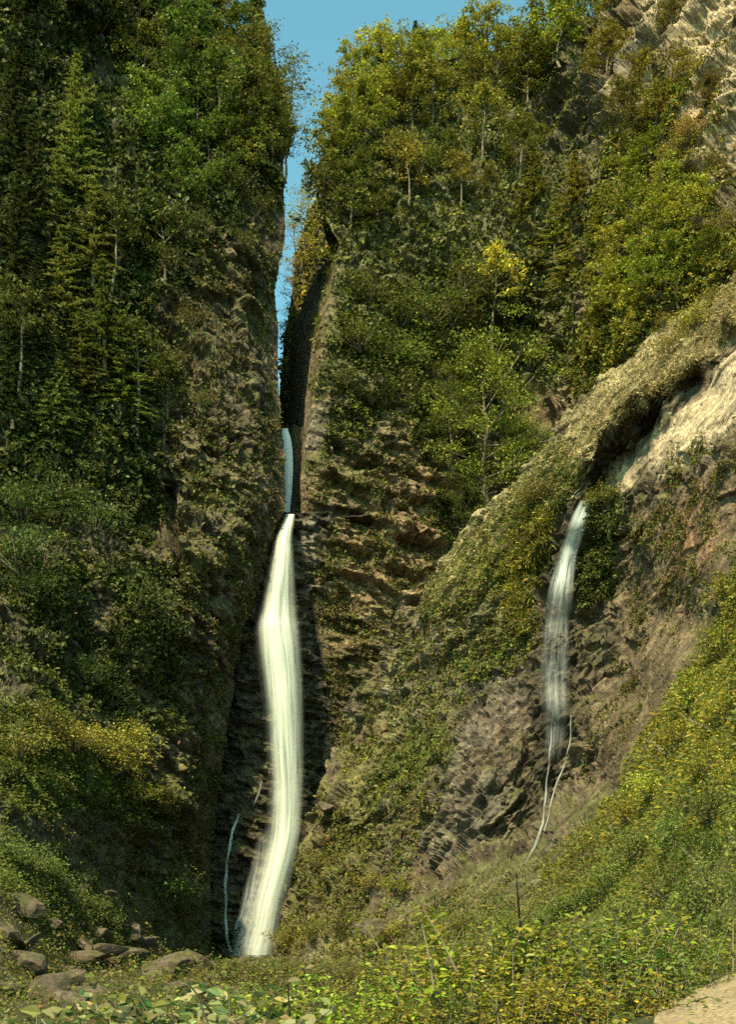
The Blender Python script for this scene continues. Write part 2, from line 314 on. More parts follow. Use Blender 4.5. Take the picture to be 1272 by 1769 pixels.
for t in np.r_[1.06, np.linspace(1, 0.04, 46)]:
    dd = d0 + 17 * t; zc = np.minimum(z0, W(0, 60, 112)[2])
    pyd = H0 - zc * (1 + 0.06 * t) * F / dd; x = cornB(pyd) + (innB(pyd) - cornB(pyd)) * t; p = W(x, np.zeros_like(x), dd); p[:, 2] = zc * (1 + 0.06 * t); wr.append(p)
PB = np.concatenate([np.stack(wr, 1), PB], 1)
def colB(px, py, c):
    P = c['P']; a = base_rock(c, px, 201, 0.5, np.array((0.130, 0.092, 0.050)))
    a = mixc(a, (0.06, 0.065, 0.02), blob(px, py, P, [(520, 60), (1000, 0), (1000, 660), (860, 740), (720, 640), (560, 760), (560, 420)], 40, 90) * 0.7)  # mossy ground, darkened to paint in shade gaps between the trees
    a = mixc(a, (0.21, 0.14, 0.075), blob(px, py, P, [(620, 840), (760, 780), (780, 960), (700, 1080), (590, 1080)], 40, 60) * 0.55)
    a = mixc(a, (0.29, 0.225, 0.135), blob(px, py, P, [(1020, 80), (1080, 70), (1130, -20), (1272, -40), (1272, 140), (1180, 120), (1090, 210), (1040, 240)], 12, 45) * 0.95 * sstep(-.3, .15, fbm(P, 5, 3, 88)))
    a = mixc(a, (0.29, 0.225, 0.135), blob(px, py, P, [(1160, 200), (1260, 90), (1290, 130), (1290, 300), (1240, 340), (1180, 300)], 12, 55, 17) * 0.9)
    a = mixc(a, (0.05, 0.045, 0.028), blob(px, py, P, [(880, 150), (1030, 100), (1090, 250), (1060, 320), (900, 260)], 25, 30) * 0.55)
    a = mixc(a, WET_DARK, blob(px, py, P, [(480, 420), (590, 400), (560, 620), (515, 900), (560, 1130), (620, 1150), (600, 1340), (540, 1420), (480, 1420)], 14, 10) * np.where(py < 880, 0.05, 0.7))  # dark tone over the recess beside the fall, faint on the slot wall
    a = mixc(a, (0.15, 0.115, 0.07), blob(px, py, P, [(480, 400), (580, 405), (556, 540), (534, 690), (512, 885), (480, 885)], 6, 4) * 0.9)  # slot wall painted lighter to make up for the little light inside
    return mixc(a, OLIVE, sstep(0.1, 0.6, fbm(P, 6, 3, 240)) * 0.4)
def exB(px, py, P):
    d = P @ np.array([0.75, -0.35, -0.55])          # steep plates of the high pale cliff
    s = d / 6.5 + 0.45 * fbm(P, 8, 3, 77); f = s - np.floor(s)
    m = blob(px, py, P, [(900, -60), (1400, -300), (1400, 450), (1240, 430), (1120, 300), (880, 240)], 40, 40)
    return m * 2.8 * (sstep(0, 0.8, f) - sstep(0.78, 1, f) - 0.5)
tap = np.ones(PB.shape[:2]); tap[:, 0] = 0; tap[:, 1:48] = 0.2; tap[:, 48:] = 0.22 + 0.78 * sstep(2, 60, PX - E)
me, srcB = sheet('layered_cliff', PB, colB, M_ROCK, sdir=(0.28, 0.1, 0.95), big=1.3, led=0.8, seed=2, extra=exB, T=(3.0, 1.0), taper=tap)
put('layered_cliff', me, label='layered brown cliff between the slot and the grassy spur, trees along its top', cat='cliff', kind='structure')

# --- wet back wall and ledge that carry the fall
rows = np.linspace(886, 1740, 300); cols = np.linspace(345, 640, 110)
PX, PY = np.meshgrid(cols, rows)
fE = rbf([(345, 886, 103), (500, 886, 101.2), (640, 886, 104.5), (500, 1000, 101), (500, 1100, 100), (480, 1250, 99.5), (440, 1400, 98.8), (420, 1550, 97.6), (440, 1660, 96.2), (345, 1660, 98), (640, 1660, 99), (640, 1300, 104.5), (560, 1250, 103.4), (540, 1080, 103.2), (380, 1250, 101), (640, 1740, 97), (345, 1740, 96)], 1e-4)
PE = W(PX, PY, fE(PX, PY))
top = []
for dy, zz in [(112.6, None), (106.0, 738), (105.8, 800), (105.6, 850), (105.4, 884), (104.6, None), (103.6, None), (102.4, None)]:
    if zz is None and dy == 112.6: r = W(cols * 0 + 1, cols * 0, 140.0); r = W(cols, np.full_like(cols, 738.), 106.0); r[:, 1] += 25; r[:, 0] = r[:, 0] * 1.2
    elif zz is not None: r = W(cols, zz + (14 if zz < 760 else 4) * noise(np.stack([cols / 9, cols * 0 + zz, cols * 0], -1), 4), dy + 0.5 * noise(np.stack([cols / 12, cols * 0 + zz, cols * 0], -1), 8))
    else: r = W(cols, np.full_like(cols, 886.), 101.3); r[:, 1] = dy; r[:, 0] = (cols - CX) / F * dy
    top.append(r)
PE = np.concatenate([np.stack(top, 0), PE], 0)
def colE(px, py, c):
    a = base_rock(c, px, 301, 0.35, np.array((0.055, 0.045, 0.03)))
    return mixc(a, WET_DARK, sstep(-0.3, 0.4, fbm(c['P'], 3, 3, 33)) * 0.6)
tap = np.ones(PE.shape[:2]); tap[:9] = 0.25
me, srcE = sheet('wet_wall', PE, colE, rock_mat('wet_rock', 0.4, 0.8, rough=0.65, gloss=0.2), sdir=(0.2, 0.1, 1), big=0.4, led=0.45, seed=3, T=(1.8, 0.7), taper=tap)
put('rock_wall', me, label='dark wet rock wall directly behind the tall waterfall', cat='rock wall', kind='structure')

# --- wooded hill beyond the slot
rows = np.linspace(0, 1, 60); cols = np.linspace(455, 800, 90)
rimC = pl([(440, 770), (478, 725), (486, 640), (494, 575), (506, 500), (516, 430), (532, 370), (590, 280), (800, 130)])
PX = np.repeat(cols[None], 60, 0); PY = rimC(cols)[None] + rows[:, None] * (1100 - rimC(cols)[None])
PC = W(PX, PY, 168 - rows[:, None] * 20 + 0 * PX)
bk = PC[0].copy(); bk[:, 1] += 80; PC = np.concatenate([bk[None], PC], 0)
me, srcC = sheet('hill', PC, lambda px, py, c: base_rock(c, px, 401, 0.7), M_ROCK, seed=4, big=1.0)
put('hill', me, kind='structure', label='sunlit wooded hill seen through the slot', cat='hill')

# --- grassy spur with the pale slab and the side cascade
crest = pl([(-100, 1700), (300, 1420), (450, 1300), (520, 1205), (600, 1108), (690, 1008), (770, 953), (860, 868), (950, 788), (1030, 733), (1110, 678), (1210, 618), (1300, 588), (1400, 545), (1500, 500), (1600, 480), (1800, 470)])
LIP = [(1400, 430), (1272, 560), (1190, 640), (1115, 695), (1060, 738), (1036, 800), (1030, 850)]
SLAB = [(1400, 440), (1272, 570), (1205, 650), (1130, 730), (1075, 795), (1052, 835), (1045, 868)]
ctrlD = [(1420, 300, 60), (1300, 450, 66), (1210, 520, 69), (1110, 600, 72), (1010, 690, 75), (955, 770, 78), (870, 860, 82), (790, 950, 86), (735, 1030, 89), (680, 1110, 92), (620, 1210, 95), (590, 1300, 97), (545, 1400, 97), (500, 1500, 96), (480, 1620, 94),
         (1272, 556, 64), (1188, 636, 66.5), (1110, 692, 68.8), (1054, 735, 70.6), (1028, 800, 72.2), (1272, 578, 65), (1200, 655, 68.0), (1120, 728, 71.2), (1062, 785, 73.6), (1040, 835, 74.6),
         (1272, 640, 62.5), (1200, 720, 65.5), (1130, 790, 69), (1085, 850, 71), (1272, 800, 58.5), (1200, 860, 62.5), (1120, 890, 68.5), (1085, 920, 70), (1068, 960, 72.5), (1050, 1010, 73.5),
         (1150, 1000, 66), (1272, 900, 58), (1100, 1200, 66.5), (1050, 1350, 66), (1200, 1080, 61.5), (1000, 1420, 64), (1010, 868, 74.5), (980, 950, 74.8), (965, 1050, 74), (960, 1150, 73), (955, 1230, 72), (950, 1330, 71), (935, 1420, 69.5), (907, 1492, 67), (1010, 1250, 70),
         (905, 900, 79), (905, 1000, 77.5), (900, 1080, 76), (850, 1160, 79), (885, 1150, 76.5), (820, 1250, 76), (780, 1400, 74), (850, 1400, 70.5), (700, 1300, 84), (640, 1450, 86), (580, 1380, 92), (560, 1550, 88), (760, 1550, 70), (850, 1500, 67), (760, 1100, 86), (800, 1040, 83.5),
         (500, 1660, 88), (640, 1660, 72), (760, 1660, 58), (880, 1580, 54), (900, 1690, 42), (1272, 1000, 53), (1200, 1170, 53), (1100, 1340, 56), (1000, 1480, 57), (1272, 1250, 43), (1272, 1450, 32), (1150, 1500, 41), (1050, 1600, 42), (1272, 1600, 24), (1272, 1740, 19), (1100, 1700, 29), (1420, 900, 50), (1420, 1400, 28), (1600, 600, 50), (1600, 1700, 17)]
fD = rbf(ctrlD, 2e-5)
rows = np.r_[np.linspace(-60, 425, 30), np.linspace(430, 1740, 680)]
nu = 480; u = np.linspace(0, 1, nu); E = crest(rows)[:, None]; R = np.maximum(1300, E + 60)
PY = np.repeat(rows[:, None], nu, 1)
PX = np.where(u[None] < 0.93, E + (R - E) * (u[None] / 0.93), R + (u[None] - 0.93) / 0.07 * 330)
D_ = fD(PX, PY); PD = W(PX, PY, D_)
wr = []
for dx, dy, dz in [(12, 30, -22), (6, 16, -8), (3.0, 9, -3), (1.2, 4, -0.8), (0.3, 1.5, -0.1)]:
    e = PD[:, 0].copy(); e2 = e.copy(); e2[:, 1] += dy; e2[:, 0] = e[:, 0] * (e2[:, 1] / e[:, 1]) + dx; e2[:, 2] += dz; wr.append(e2)
ext = []
for t in np.linspace(0.04, 1, 40):
    e = PD[:, -1].copy(); e[:, 0] += 45 * t; e[:, 1] += 3 * t; e[:, 2] = np.maximum(e[:, 2], -3) + 4 * t; ext.append(e)
PD = np.concatenate([np.stack(wr, 1), PD, np.stack(ext, 1)], 1)
P_CREST = [(1300, 420), (1210, 515), (1110, 595), (1010, 685), (955, 765), (870, 855), (790, 945), (735, 1025), (690, 1090), (760, 1075), (850, 985), (930, 900), (1000, 830), (1060, 740), (1115, 695), (1190, 640), (1300, 540)]
P_SLAB = [(1300, 560), (1205, 650), (1130, 730), (1070, 800), (1048, 842), (1070, 850), (1115, 825), (1180, 800), (1225, 760), (1300, 730)]
P_BROWN = [(1300, 780), (1200, 820), (1085, 870), (1075, 1000), (1040, 1200), (1000, 1420), (1120, 1290), (1200, 1150), (1290, 980)]
P_SLOPE = [(1290, 960), (1210, 1150), (1110, 1310), (1010, 1440), (920, 1540), (700, 1640), (700, 1800), (1500, 1800), (1500, 960)]
P_GULLY = [(1040, 850), (970, 870), (930, 1000), (925, 1240), (920, 1350), (960, 1360), (1000, 1240), (1000, 1080), (1040, 950)]
def colD(px, py, c):
    P = c['P']; a = base_rock(c, px, 501, 0.5, np.array((0.085, 0.064, 0.04)))
    a = mixc(a, (0.095, 0.09, 0.025), blob(px, py, P, [(960, 860), (700, 1080), (560, 1380), (480, 1640), (560, 1640), (700, 1400), (800, 1200), (900, 1120), (930, 980)], 30, 90) * 0.6)
    a = mixc(a, (0.125, 0.10, 0.08), blob(px, py, P, [(700, 1060), (820, 1060), (840, 1130), (740, 1240), (660, 1280)], 20, 60) * 0.5)
    a = mixc(a, (0.095, 0.078, 0.06), blob(px, py, P, [(900, 1110), (920, 1250), (850, 1330), (900, 1420), (760, 1480), (770, 1340), (800, 1180)], 20, 60) * 0.55)
    a = mixc(a, (0.095, 0.068, 0.038), blob(px, py, P, P_BROWN, 20, 30) * 0.9)
    a = mixc(a, (0.17, 0.085, 0.045), blob(px, py, P, [(1150, 880), (1220, 860), (1230, 960), (1160, 1000)], 30, 60) * 0.6)
    a = mixc(a, (0.075, 0.07, 0.022), blob(px, py, P, P_SLOPE, 25, 40) * 0.9)
    a = mixc(a, (0.26, 0.21, 0.105), blob(px, py, P, P_CREST, 14, 30) * sstep(1150, 950, py + 0 * px) * 0.85)
    a = mixc(a, PALE, blob(px, py, P, P_SLAB, 10, 30, 19) * 0.97)
    spots = sstep(0.45, 0.6, fbm(np.stack([P[..., 0] * 1.1 + P[..., 2] * 0.9, P[..., 1] * 0.5, P[..., 2] * 0.6 - P[..., 0] * 0.5], -1), 2.2, 4, 555))
    a = mixc(a, (0.06, 0.05, 0.03), spots * blob(px, py, P, P_SLAB, 10, 20) * 0.9)
    a = mixc(a, (0.022, 0.018, 0.012), sstep(26, 12, linedist(px, py, [(1200, 668), (1105, 722), (1046, 785), (1032, 850)])) * 0.8)  # shade under the overhanging lip, painted as a dark band
    a = mixc(a, WET_DARK, blob(px, py, P, P_GULLY, 16, 20) * 0.75)
    return a
def exD(px, py, P):
    d1 = linedist(px, py, [(1400, 420), (1272, 556), (1188, 636), (1110, 692), (1054, 735), (1028, 800)])
    return 0.1 * sstep(30, 4, d1)
dm = 1 - 0.72 * blob(*proj(PD), PD, P_SLAB, 20, 10) - 0.62 * blob(*proj(PD), PD, P_BROWN, 20, 10) - 0.5 * blob(*proj(PD), PD, P_CREST, 20, 10)
dm = np.clip(dm, .15, 1) * (1 - 0.8 * sstep(58, 34, PD[..., 1]))
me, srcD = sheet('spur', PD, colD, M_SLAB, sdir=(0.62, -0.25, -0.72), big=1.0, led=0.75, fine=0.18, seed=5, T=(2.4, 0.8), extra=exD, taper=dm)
put('grassy_spur', me, label='diagonal grassy rock spur with a pale bare slab and an undercut edge', cat='rock spur', kind='structure')

# --- valley floor
gx = np.r_[np.linspace(-600, -62, 14), np.linspace(-60, 60, 161), np.linspace(62, 600, 14)]; gy = np.r_[np.linspace(-300, 0, 12), np.linspace(1, 30, 140), np.linspace(30.6, 105, 110), np.linspace(110, 600, 12)]
GXm, GYm = np.meshgrid(gx, gy)
fG = rbf([(0, 0, -1.65), (0, 4, -1.7), (0, 10, -1.75), (0, 20, -2.3), (0, 45, -3.3), (-6, 92, -4.95), (0, 80, -4.5), (-5, 5, -1.75), (-5, 12, -2.2), (-10, 30, -2.9), (-20, 50, -3.2), (-30, 80, -3.4), (3.5, 9, -0.85), (4, 12, -0.85), (6, 10, -0.6), (5, 14.5, -0.9), (1.5, 12, -1.6), (8, 20, -1.3), (12, 30, -1.9), (15, 45, -2.9), (25, 90, -4), (-60, 50, -3), (60, 40, -1.5), (-60, -100, -2), (60, -100, -1), (20, 8, 0.2)], 1e-6)
def gz(x, y):
    x = np.clip(x, -60, 60); y = np.clip(y, -60, 110); return fG(x, y)
GZ = gz(GXm, GYm); PG = np.stack([GXm, GYm, GZ], -1)
near = sstep(60, 8, np.abs(GXm) * 0.5 + GYm)
PG[..., 2] += 0.22 * fbm(PG * np.array([1, 1, 0]), 4, 4, 60) * np.where((np.abs(GXm) < 60) & (GYm > -5), 1, 0.2) * 0.8
galb = np.broadcast_to(np.array((0.045, 0.036, 0.022)), PG.shape).copy()
galb = mixc(galb, (0.03, 0.036, 0.012), sstep(-0.2, 0.4, fbm(PG, 5, 3, 66)))
me = mesh_from('ground', PG.reshape(-1, 3), 4, grid_idx(*GXm.shape), galb.reshape(-1, 3), M_GROUND, True); put('ground', me, kind='structure')
gpx, gpy = proj(PG); srcG = dict(P=PG.reshape(-1, 3), N=np.broadcast_to(np.array((0, 0, 1.0)), PG.shape).reshape(-1, 3), px=gpx.ravel(), py=gpy.ravel(), vis=np.where(GYm > 2, 1, 0).ravel().astype(float))
# path of pale sand
ty = np.linspace(4, 16, 70); tx = np.linspace(0, 1, 24)
XL = np.interp(ty, [4, 8, 10, 12, 14, 16], [1.5, 2.1, 2.6, 3.25, 4.2, 5.6]); XR = XL + 3.2
PXm = XL[:, None] + (XR - XL)[:, None] * tx[None]; PYm = np.repeat(ty[:, None], 24, 1)
from mathutils.bvhtree import BVHTree
Pp = np.stack([PXm, PYm, gz(PXm, PYm) + 0.22 * fbm(np.stack([PXm, PYm, PXm * 0], -1), 4, 4, 60) * 0.8 + 0.03 + 0.02 * fbm(np.stack([PXm, PYm, PXm * 0], -1), 0.4, 3, 5)], -1)
pal = np.broadcast_to(np.array((0.22, 0.165, 0.09)), Pp.shape) * (1 + 0.25 * fbm(Pp, 0.5, 3, 91))[..., None]
me = mesh_from('path', Pp.reshape(-1, 3), 4, grid_idx(70, 24), pal.reshape(-1, 3), rock_mat('sand', 0.05, 0.4), True); put('path', me, kind='structure')

# ------------------------------------------------------------------ falling water
def snap(src, px, py):
    d = (src['px'] - px) ** 2 + (src['py'] - py) ** 2 + np.where(src['vis'] > 0.0, 0, 1e6)
    return src['P'][int(np.argmin(d))]
def water(name, spine, mat, label, bulge=0.35, nu=14, step=6, group=None, thin=1.0, on=None):
    if on is not None:
        sp_ = np.array(spine, float); q_ = np.arange(sp_[0, 0], sp_[-1, 0] + 1, 6); L2, R2, Q2 = (np.interp(q_, sp_[:, 0], sp_[:, k]) for k in (1, 2, 4))
        dep = np.array([min(snap(on, l_ + (r_ - l_) * f_, y_)[1] for f_ in (0.15, .5, .85)) for y_, l_, r_ in zip(q_, L2, R2)]) - 0.18
        dep = np.convolve(np.pad(np.minimum(np.minimum(dep, np.roll(dep, 1)), np.roll(dep, -1))[1:-1], 3, mode='edge'), np.ones(5) / 5, 'valid'); spine = np.stack([q_, L2, R2, dep, Q2], 1)
    """spine rows: (py, px_left, px_right, depth, density)"""
    s = np.array(spine, float); py = np.arange(s[0, 0], s[-1, 0] + 0.1, step)
    l, r, d, q = (np.interp(py, s[:, 0], s[:, k]) for k in (1, 2, 3, 4))
    ker = np.ones(5) / 5
    mid = (l + r) / 2; hw = (r - l) / 2 * thin * (1 + (0.35 if thin < 1 else 0) * np.sin(py / 17.0) * np.sin(py / 7.3)); jt = (0 if thin == 1 else 1.6) * np.sin(py / 11.0 + 1) * np.sin(py / 23.0); l, r = mid - hw + jt, mid + hw + jt
    if thin < 1: q = q * (0.75 if thin > .5 else 0.6) * (0.6 + 0.4 * np.sin(py / 9.0) * np.sin(py / 31.0))
    def sm(a):
        b = np.convolve(np.pad(a, 2, mode='edge'), ker, 'valid'); return b
    l, r, d = sm(l), sm(r), sm(d)
    t = np.linspace(0, 1, nu); PXw = l[:, None] + (r - l)[:, None] * t; PYw = np.repeat(py[:, None], nu, 1)
    wm = (r - l) / F * d; dep = d[:, None] - (bulge * wm)[:, None] * np.sin(np.pi * t)[None]
    P = W(PXw, PYw, dep); P2 = W(PXw, PYw, d[:, None] + (bulge * wm * 0.6)[:, None] * np.sin(np.pi * t)[None] + 0.02)
    V = np.concatenate([P.reshape(-1, 3), P2.reshape(-1, 3)]); gi = grid_idx(len(py), nu); idx = np.r_[gi, gi.reshape(-1, 4)[:, ::-1].ravel() + len(py) * nu]
    z = P[:, nu // 2, 2]; uv = np.stack([np.repeat(t[None], len(py), 0), np.repeat(-z[:, None], nu, 1)], -1).reshape(-1, 2)
    col = np.repeat(np.repeat(q[:, None], nu, 1).reshape(-1, 1), 3, 1)
    me = mesh_from(name, V, 4, idx, np.concatenate([col, col]), mat, True, np.concatenate([uv, uv]))
    return me
WM = water_mat('silky_water', (0.72, 0.72, 0.61), 1.35, 0.8, 0.33, 0.66, 0.8, (7.5, 0.10))
WO = water_mat('misty_water', (0.66, 0.69, 0.62), 0.38, 0.8, 0.35, 0.65, 1.0, (6.0, 0.10))
WV = water_mat('thin_water', (0.66, 0.67, 0.63), 0.75, 0.85, 0.34, 0.68, 0.8, (7, 0.28))
WU = water_mat('brightened_water', (0.93, 0.95, 0.95), 2.5, 0.2, 0.3, 0.6, 0.3)  # whiter, denser copy of the water, brightened to offset the slot's shade
main = [(888, 494, 511, 100.2, .9), (900, 487, 510, 99.0, 1), (925, 475, 506, 98.0, 1), (960, 468, 508, 97.2, .8), (1020, 457, 511, 96.5, .65), (1056, 450, 513, 96.1, .75), (1074, 442, 517, 95.8, 1.3), (1110, 444, 521, 95.6, 1.3), (1160, 451, 524, 95.4, 1.0), (1250, 461, 526, 95.1, .75), (1340, 468, 526, 94.8, .62), (1400, 469, 524, 94.5, .7), (1440, 468, 521, 94.3, 1.1), (1490, 455, 512, 94, 1.2), (1560, 437, 491, 93.6, 1), (1610, 427, 481, 93.2, .8), (1655, 412, 475, 92.8, .7)]
me = water('waterfall', main, WM, '')
wf = put('waterfall', me, label='tall silky white waterfall plunging from the slot to the pool', cat='waterfall', kind='structure')
mist = [(940, 470, 510, 96.8, .3), (1000, 456, 514, 96.0, .6), (1056, 444, 518, 95.5, .9), (1078, 436, 523, 95.3, 1), (1130, 440, 526, 95.1, 1), (1250, 453, 529, 94.7, 1), (1350, 460, 529, 94.4, 1), (1440, 455, 524, 93.9, 1), (1520, 432, 508, 93.4, 1), (1600, 410, 486, 92.8, 1), (1658, 398, 480, 92.3, 1)]
put('water_mist', water('water_mist', mist, WO, '', 0.25), None, 'soft misty veil of blown water wrapped round the tall waterfall', 'water mist', None, 'structure')
veil = [(1430, 444, 468, 96.4, .0), (1480, 434, 468, 96.0, .2), (1540, 418, 456, 95.6, .35), (1600, 404, 440, 95.0, .4), (1655, 392, 432, 94.4, .35)]
put('water_veil', water('water_veil', veil, WV, '', 0.15, 10), None, 'thin streaky veil of water beside the foot of the tall waterfall', 'waterfall', None, 'structure')
tr1 = [(1405, 410, 418, 97.6, 1.2), (1430, 398, 406, 97.4, 1.6), (1470, 391, 399, 97.1, 1.6), (1520, 386, 394, 96.7, 1.4), (1580, 385, 393, 96.3, 1.2), (1620, 388, 396, 95.9, 1), (1648, 396, 408, 95.4, .8)]
put('water_trickle', water('water_trickle', [(*q[:4], q[4] * 2) for q in tr1], WV, '', 0.2, 6, 4, thin=0.8, on=srcE), None, 'thin bent trickle running down dark rock beside the tall waterfall', 'water trickle', None, 'structure')
tr2 = [(1350, 450, 457, 98.2, .5), (1385, 438, 446, 98, .7), (1400, 431, 438, 97.9, .3)]
put('water_trickle', water('water_trickle', tr2, WV, '', 0.2, 6, 4, thin=0.62, on=srcE), None, 'short faint trickle high on the dark wall beside the waterfall', 'water trickle', None, 'structure')
tr3 = [(1555, 424, 434, 96.4, .8), (1580, 410, 420, 96, 1.6), (1600, 403, 411, 95.7, 1.2), (1612, 400, 408, 95.5, .5)]
put('water_trickle', water('water_trickle', tr3, WV, '', 0.2, 6, 4, thin=0.62, on=srcE), None, 'short bright diagonal trickle near the foot of the waterfall', 'water trickle', None, 'structure')
up = [(740, 488, 496, 104.6, .9), (752, 485, 502, 104.5, 1.3), (775, 485, 506, 104.4, 1.3), (810, 489, 507, 104.3, 1.3), (850, 490, 505, 104.2, 1.3), (888, 488, 501, 104.1, 1.3), (900, 488, 500, 104, 1)]
put('upper_waterfall', water('upper_waterfall', up, WU, '', 0.3, 10, 4), None, 'narrow bluish upper waterfall deep inside the dark slot', 'waterfall', None, 'structure')
side = [(864, 1004, 1030, 73.2, .9), (885, 988, 1024, 72.9, 1.3), (920, 976, 1012, 72.8, 1.7), (960, 964, 998, 72.7, 1.9), (1000, 950, 994, 72.4, 1.0), (1030, 942, 994, 72.2, .42), (1060, 936, 992, 72.0, .26), (1100, 932, 990, 71.7, .2), (1180, 928, 988, 71.0, .2), (1210, 930, 988, 70.6, .36), (1240, 936, 986, 70.0, .25), (1320, 938, 975, 69.0, .0)]
put('side_cascade', water('side_cascade', side, WV, '', 0.08, 16, on=srcD), None, 'thin white cascade fanning down the gully of the grassy spur', 'waterfall', None, 'structure')
s1 = [(1225, 950, 964, 70.6, .8), (1260, 950, 958, 70.4, 1.2), (1320, 944, 952, 69.9, 1), (1380, 938, 949, 69.3, 1.2), (1420, 932, 944, 68.5, 1.4), (1450, 922, 936, 67.8, 1.4), (1475, 912, 922, 67.1, 1.2), (1495, 903, 912, 66.4, .8)]
put('water_trickle', water('water_trickle', s1, WV, '', 0.2, 6, 4, thin=0.42, on=srcD), None, 'straight lower trickle below the side cascade', 'water trickle', None, 'structure')
s2 = [(1232, 984, 990, 70.4, 1), (1260, 985, 991, 70.2, 1.2), (1290, 980, 987, 69.9, 1.4), (1330, 968, 976, 69.4, 1.6), (1370, 953, 961, 68.9, 1.6), (1410, 944, 952, 68.2, 1.4), (1440, 934, 942, 67.6, 1)]
put('water_trickle', water('water_trickle', s2, WV, '', 0.2, 6, 4, thin=0.42, on=srcD), None, 'hooked trickle curving back to join the one below the cascade', 'water trickle', None, 'structure')

# ------------------------------------------------------------------ ground cover (uncountable leaves and blades)
def pick(src, n, wfn, minvis=0.02):
    wgt = wfn(src['px'], src['py'], src['P']).astype(float) * (src['vis'] > minvis); s = wgt.sum()
    if s <= 0: return np.zeros(0, int)
    return rng.choice(len(wgt), n, p=wgt / s)
def rand_unit(n):
    v = rng.normal(size=(n, 3)); return v / np.linalg.norm(v, axis=1, keepdims=True)
def leaf_quads(C, nrm, L_, Wd, tdir=None):
    t = rand_unit(len(C)) if tdir is None else tdir
    t = t - nrm * (t * nrm).sum(1, keepdims=True); t /= np.linalg.norm(t, axis=1, keepdims=True) + 1e-9; b = np.cross(nrm, t)
    L_ = np.broadcast_to(L_, len(C))[:, None]; Wd = np.broadcast_to(Wd, len(C))[:, None]
    return np.stack([C - t * L_ * .5, C + b * Wd * .5 + nrm * L_ * 0.08, C + t * L_ * .5, C - b * Wd * .5 + nrm * L_ * 0.08], 1)
def pal_pick(pal, n, var=0.22):
    pal = np.array(pal, float); c = pal[rng.integers(0, len(pal), n)]
    return c * np.exp(rng.normal(0, var, (n, 1))) * np.exp(rng.normal(0, 0.06, (n, 3)))
class Cover:
    def __init__(s): s.V = []; s.C = []
    def leaves(s, src, n, wfn, size, pal, lift=0.7, seed=0, up=0.5, patch=5.0, aspect=0.6):
        i = pick(src, n, wfn); P = src['P'][i]; Nn = src['N'][i]; m = src['macro'][i] if 'macro' in src else Nn
        n = len(i); bump = np.clip(fbm(P, 1.7, 2, seed + 900) + 0.35, 0, 1.2)
        C = P + rng.normal(0, 0.12, (n, 3)) + (m * 0.8 + np.array([0, 0, .5])) * (lift * bump * rng.random(n) ** 0.6)[:, None]
        nr = rand_unit(n) * 0.7 + Nn * 0.4 + np.array([0, -0.1, up]); nr /= np.linalg.norm(nr, axis=1, keepdims=True)
        sz = size * np.exp(np.clip(rng.normal(0, 0.35, n), -.8, .55)) * np.clip(P[:, 1] / 72, 0.3, 1.25); q = leaf_quads(C, nr, sz, sz * aspect)
        col = pal_pick(pal, n); pz = fbm(P, patch, 3, seed + 950)
        col = col * (1 + 0.45 * pz)[:, None].clip(0.35, 1.8)
        s.V.append(q); s.C.append(np.repeat(col[:, None], 4, 1)); return s
    def grass(s, src, n, wfn, length, pal, seed=0, width=0.05, droop=0.6):
        i = pick(src, n, wfn); P = src['P'][i] + rng.normal(0, 0.08, (len(i), 3)); Nn = src['N'][i]; n = len(i)
        d = Nn * 0.7 + np.array([0, 0, 0.7 - droop]) + rand_unit(n) * 0.55; d /= np.linalg.norm(d, axis=1, keepdims=True)
        L_ = (length * np.exp(np.clip(rng.normal(0, 0.35, n), -.8, .5)) * np.clip(P[:, 1] / 65, 0.4, 1.2))[:, None]; side = np.cross(d, rand_unit(n)); side /= np.linalg.norm(side, axis=1, keepdims=True); wd = width * L_ / length
        mid = P + d * L_ * 0.6; tip = P + d * L_ + np.array([0, 0, -1]) * L_ * droop * 0.5
        q = np.stack([P - side * wd, P + side * wd, mid + side * wd * 0.8, tip], 1)
        q2 = np.stack([P - side * wd, mid + side * wd * 0.8, tip, mid - side * wd * 0.8], 1)
        col = pal_pick(pal, n, 0.25) * (1 + 0.35 * fbm(P, 4, 3, seed + 970))[:, None].clip(0.4, 1.7)
        s.V.append(q); s.C.append(np.repeat(col[:, None], 4, 1)); return s
    def make(s, name, label, cat, mat=None):
        V = np.concatenate(s.V).reshape(-1, 3); C = np.concatenate(s.C).reshape(-1, 3)
        me = mesh_from(name, V, 4, np.arange(len(V)), C, mat or M_LEAF); o = put(name, me, None, label, cat, None, 'stuff'); o.color = (1, 1, 1, 1); return o
def area(*polys, soft=20, amp=30, thin=0.0, seed=5, patch=3.0):
    def f(px, py, P):
        w_ = np.zeros(len(px))
        for p in polys:
            xs = [q[0] for q in p]; ys = [q[1] for q in p]
            k = (px > min(xs) - 60) & (px < max(xs) + 60) & (py > min(ys) - 60) & (py < max(ys) + 60)
            if k.any(): w_[k] = np.maximum(w_[k], blob(px[k], py[k], P[k], p, soft, amp, seed))
        if thin > 0: w_ = w_ * sstep(thin - 0.55, thin + 0.35, fbm(P, patch, 4, seed + 50) + 0.35)
        return w_
    return f
GRN = (0.075, 0.094, 0.018); DKG = (0.030, 0.044, 0.011); YGR = (0.150, 0.155, 0.020); OLV = (0.088, 0.096, 0.018); GLD = (0.27, 0.21, 0.022); LGR = (0.105, 0.145, 0.032); BRN = (0.12, 0.075, 0.03); STR = (0.40, 0.32, 0.14)
LOD = 1.0
def nn(k): return int(k * LOD)
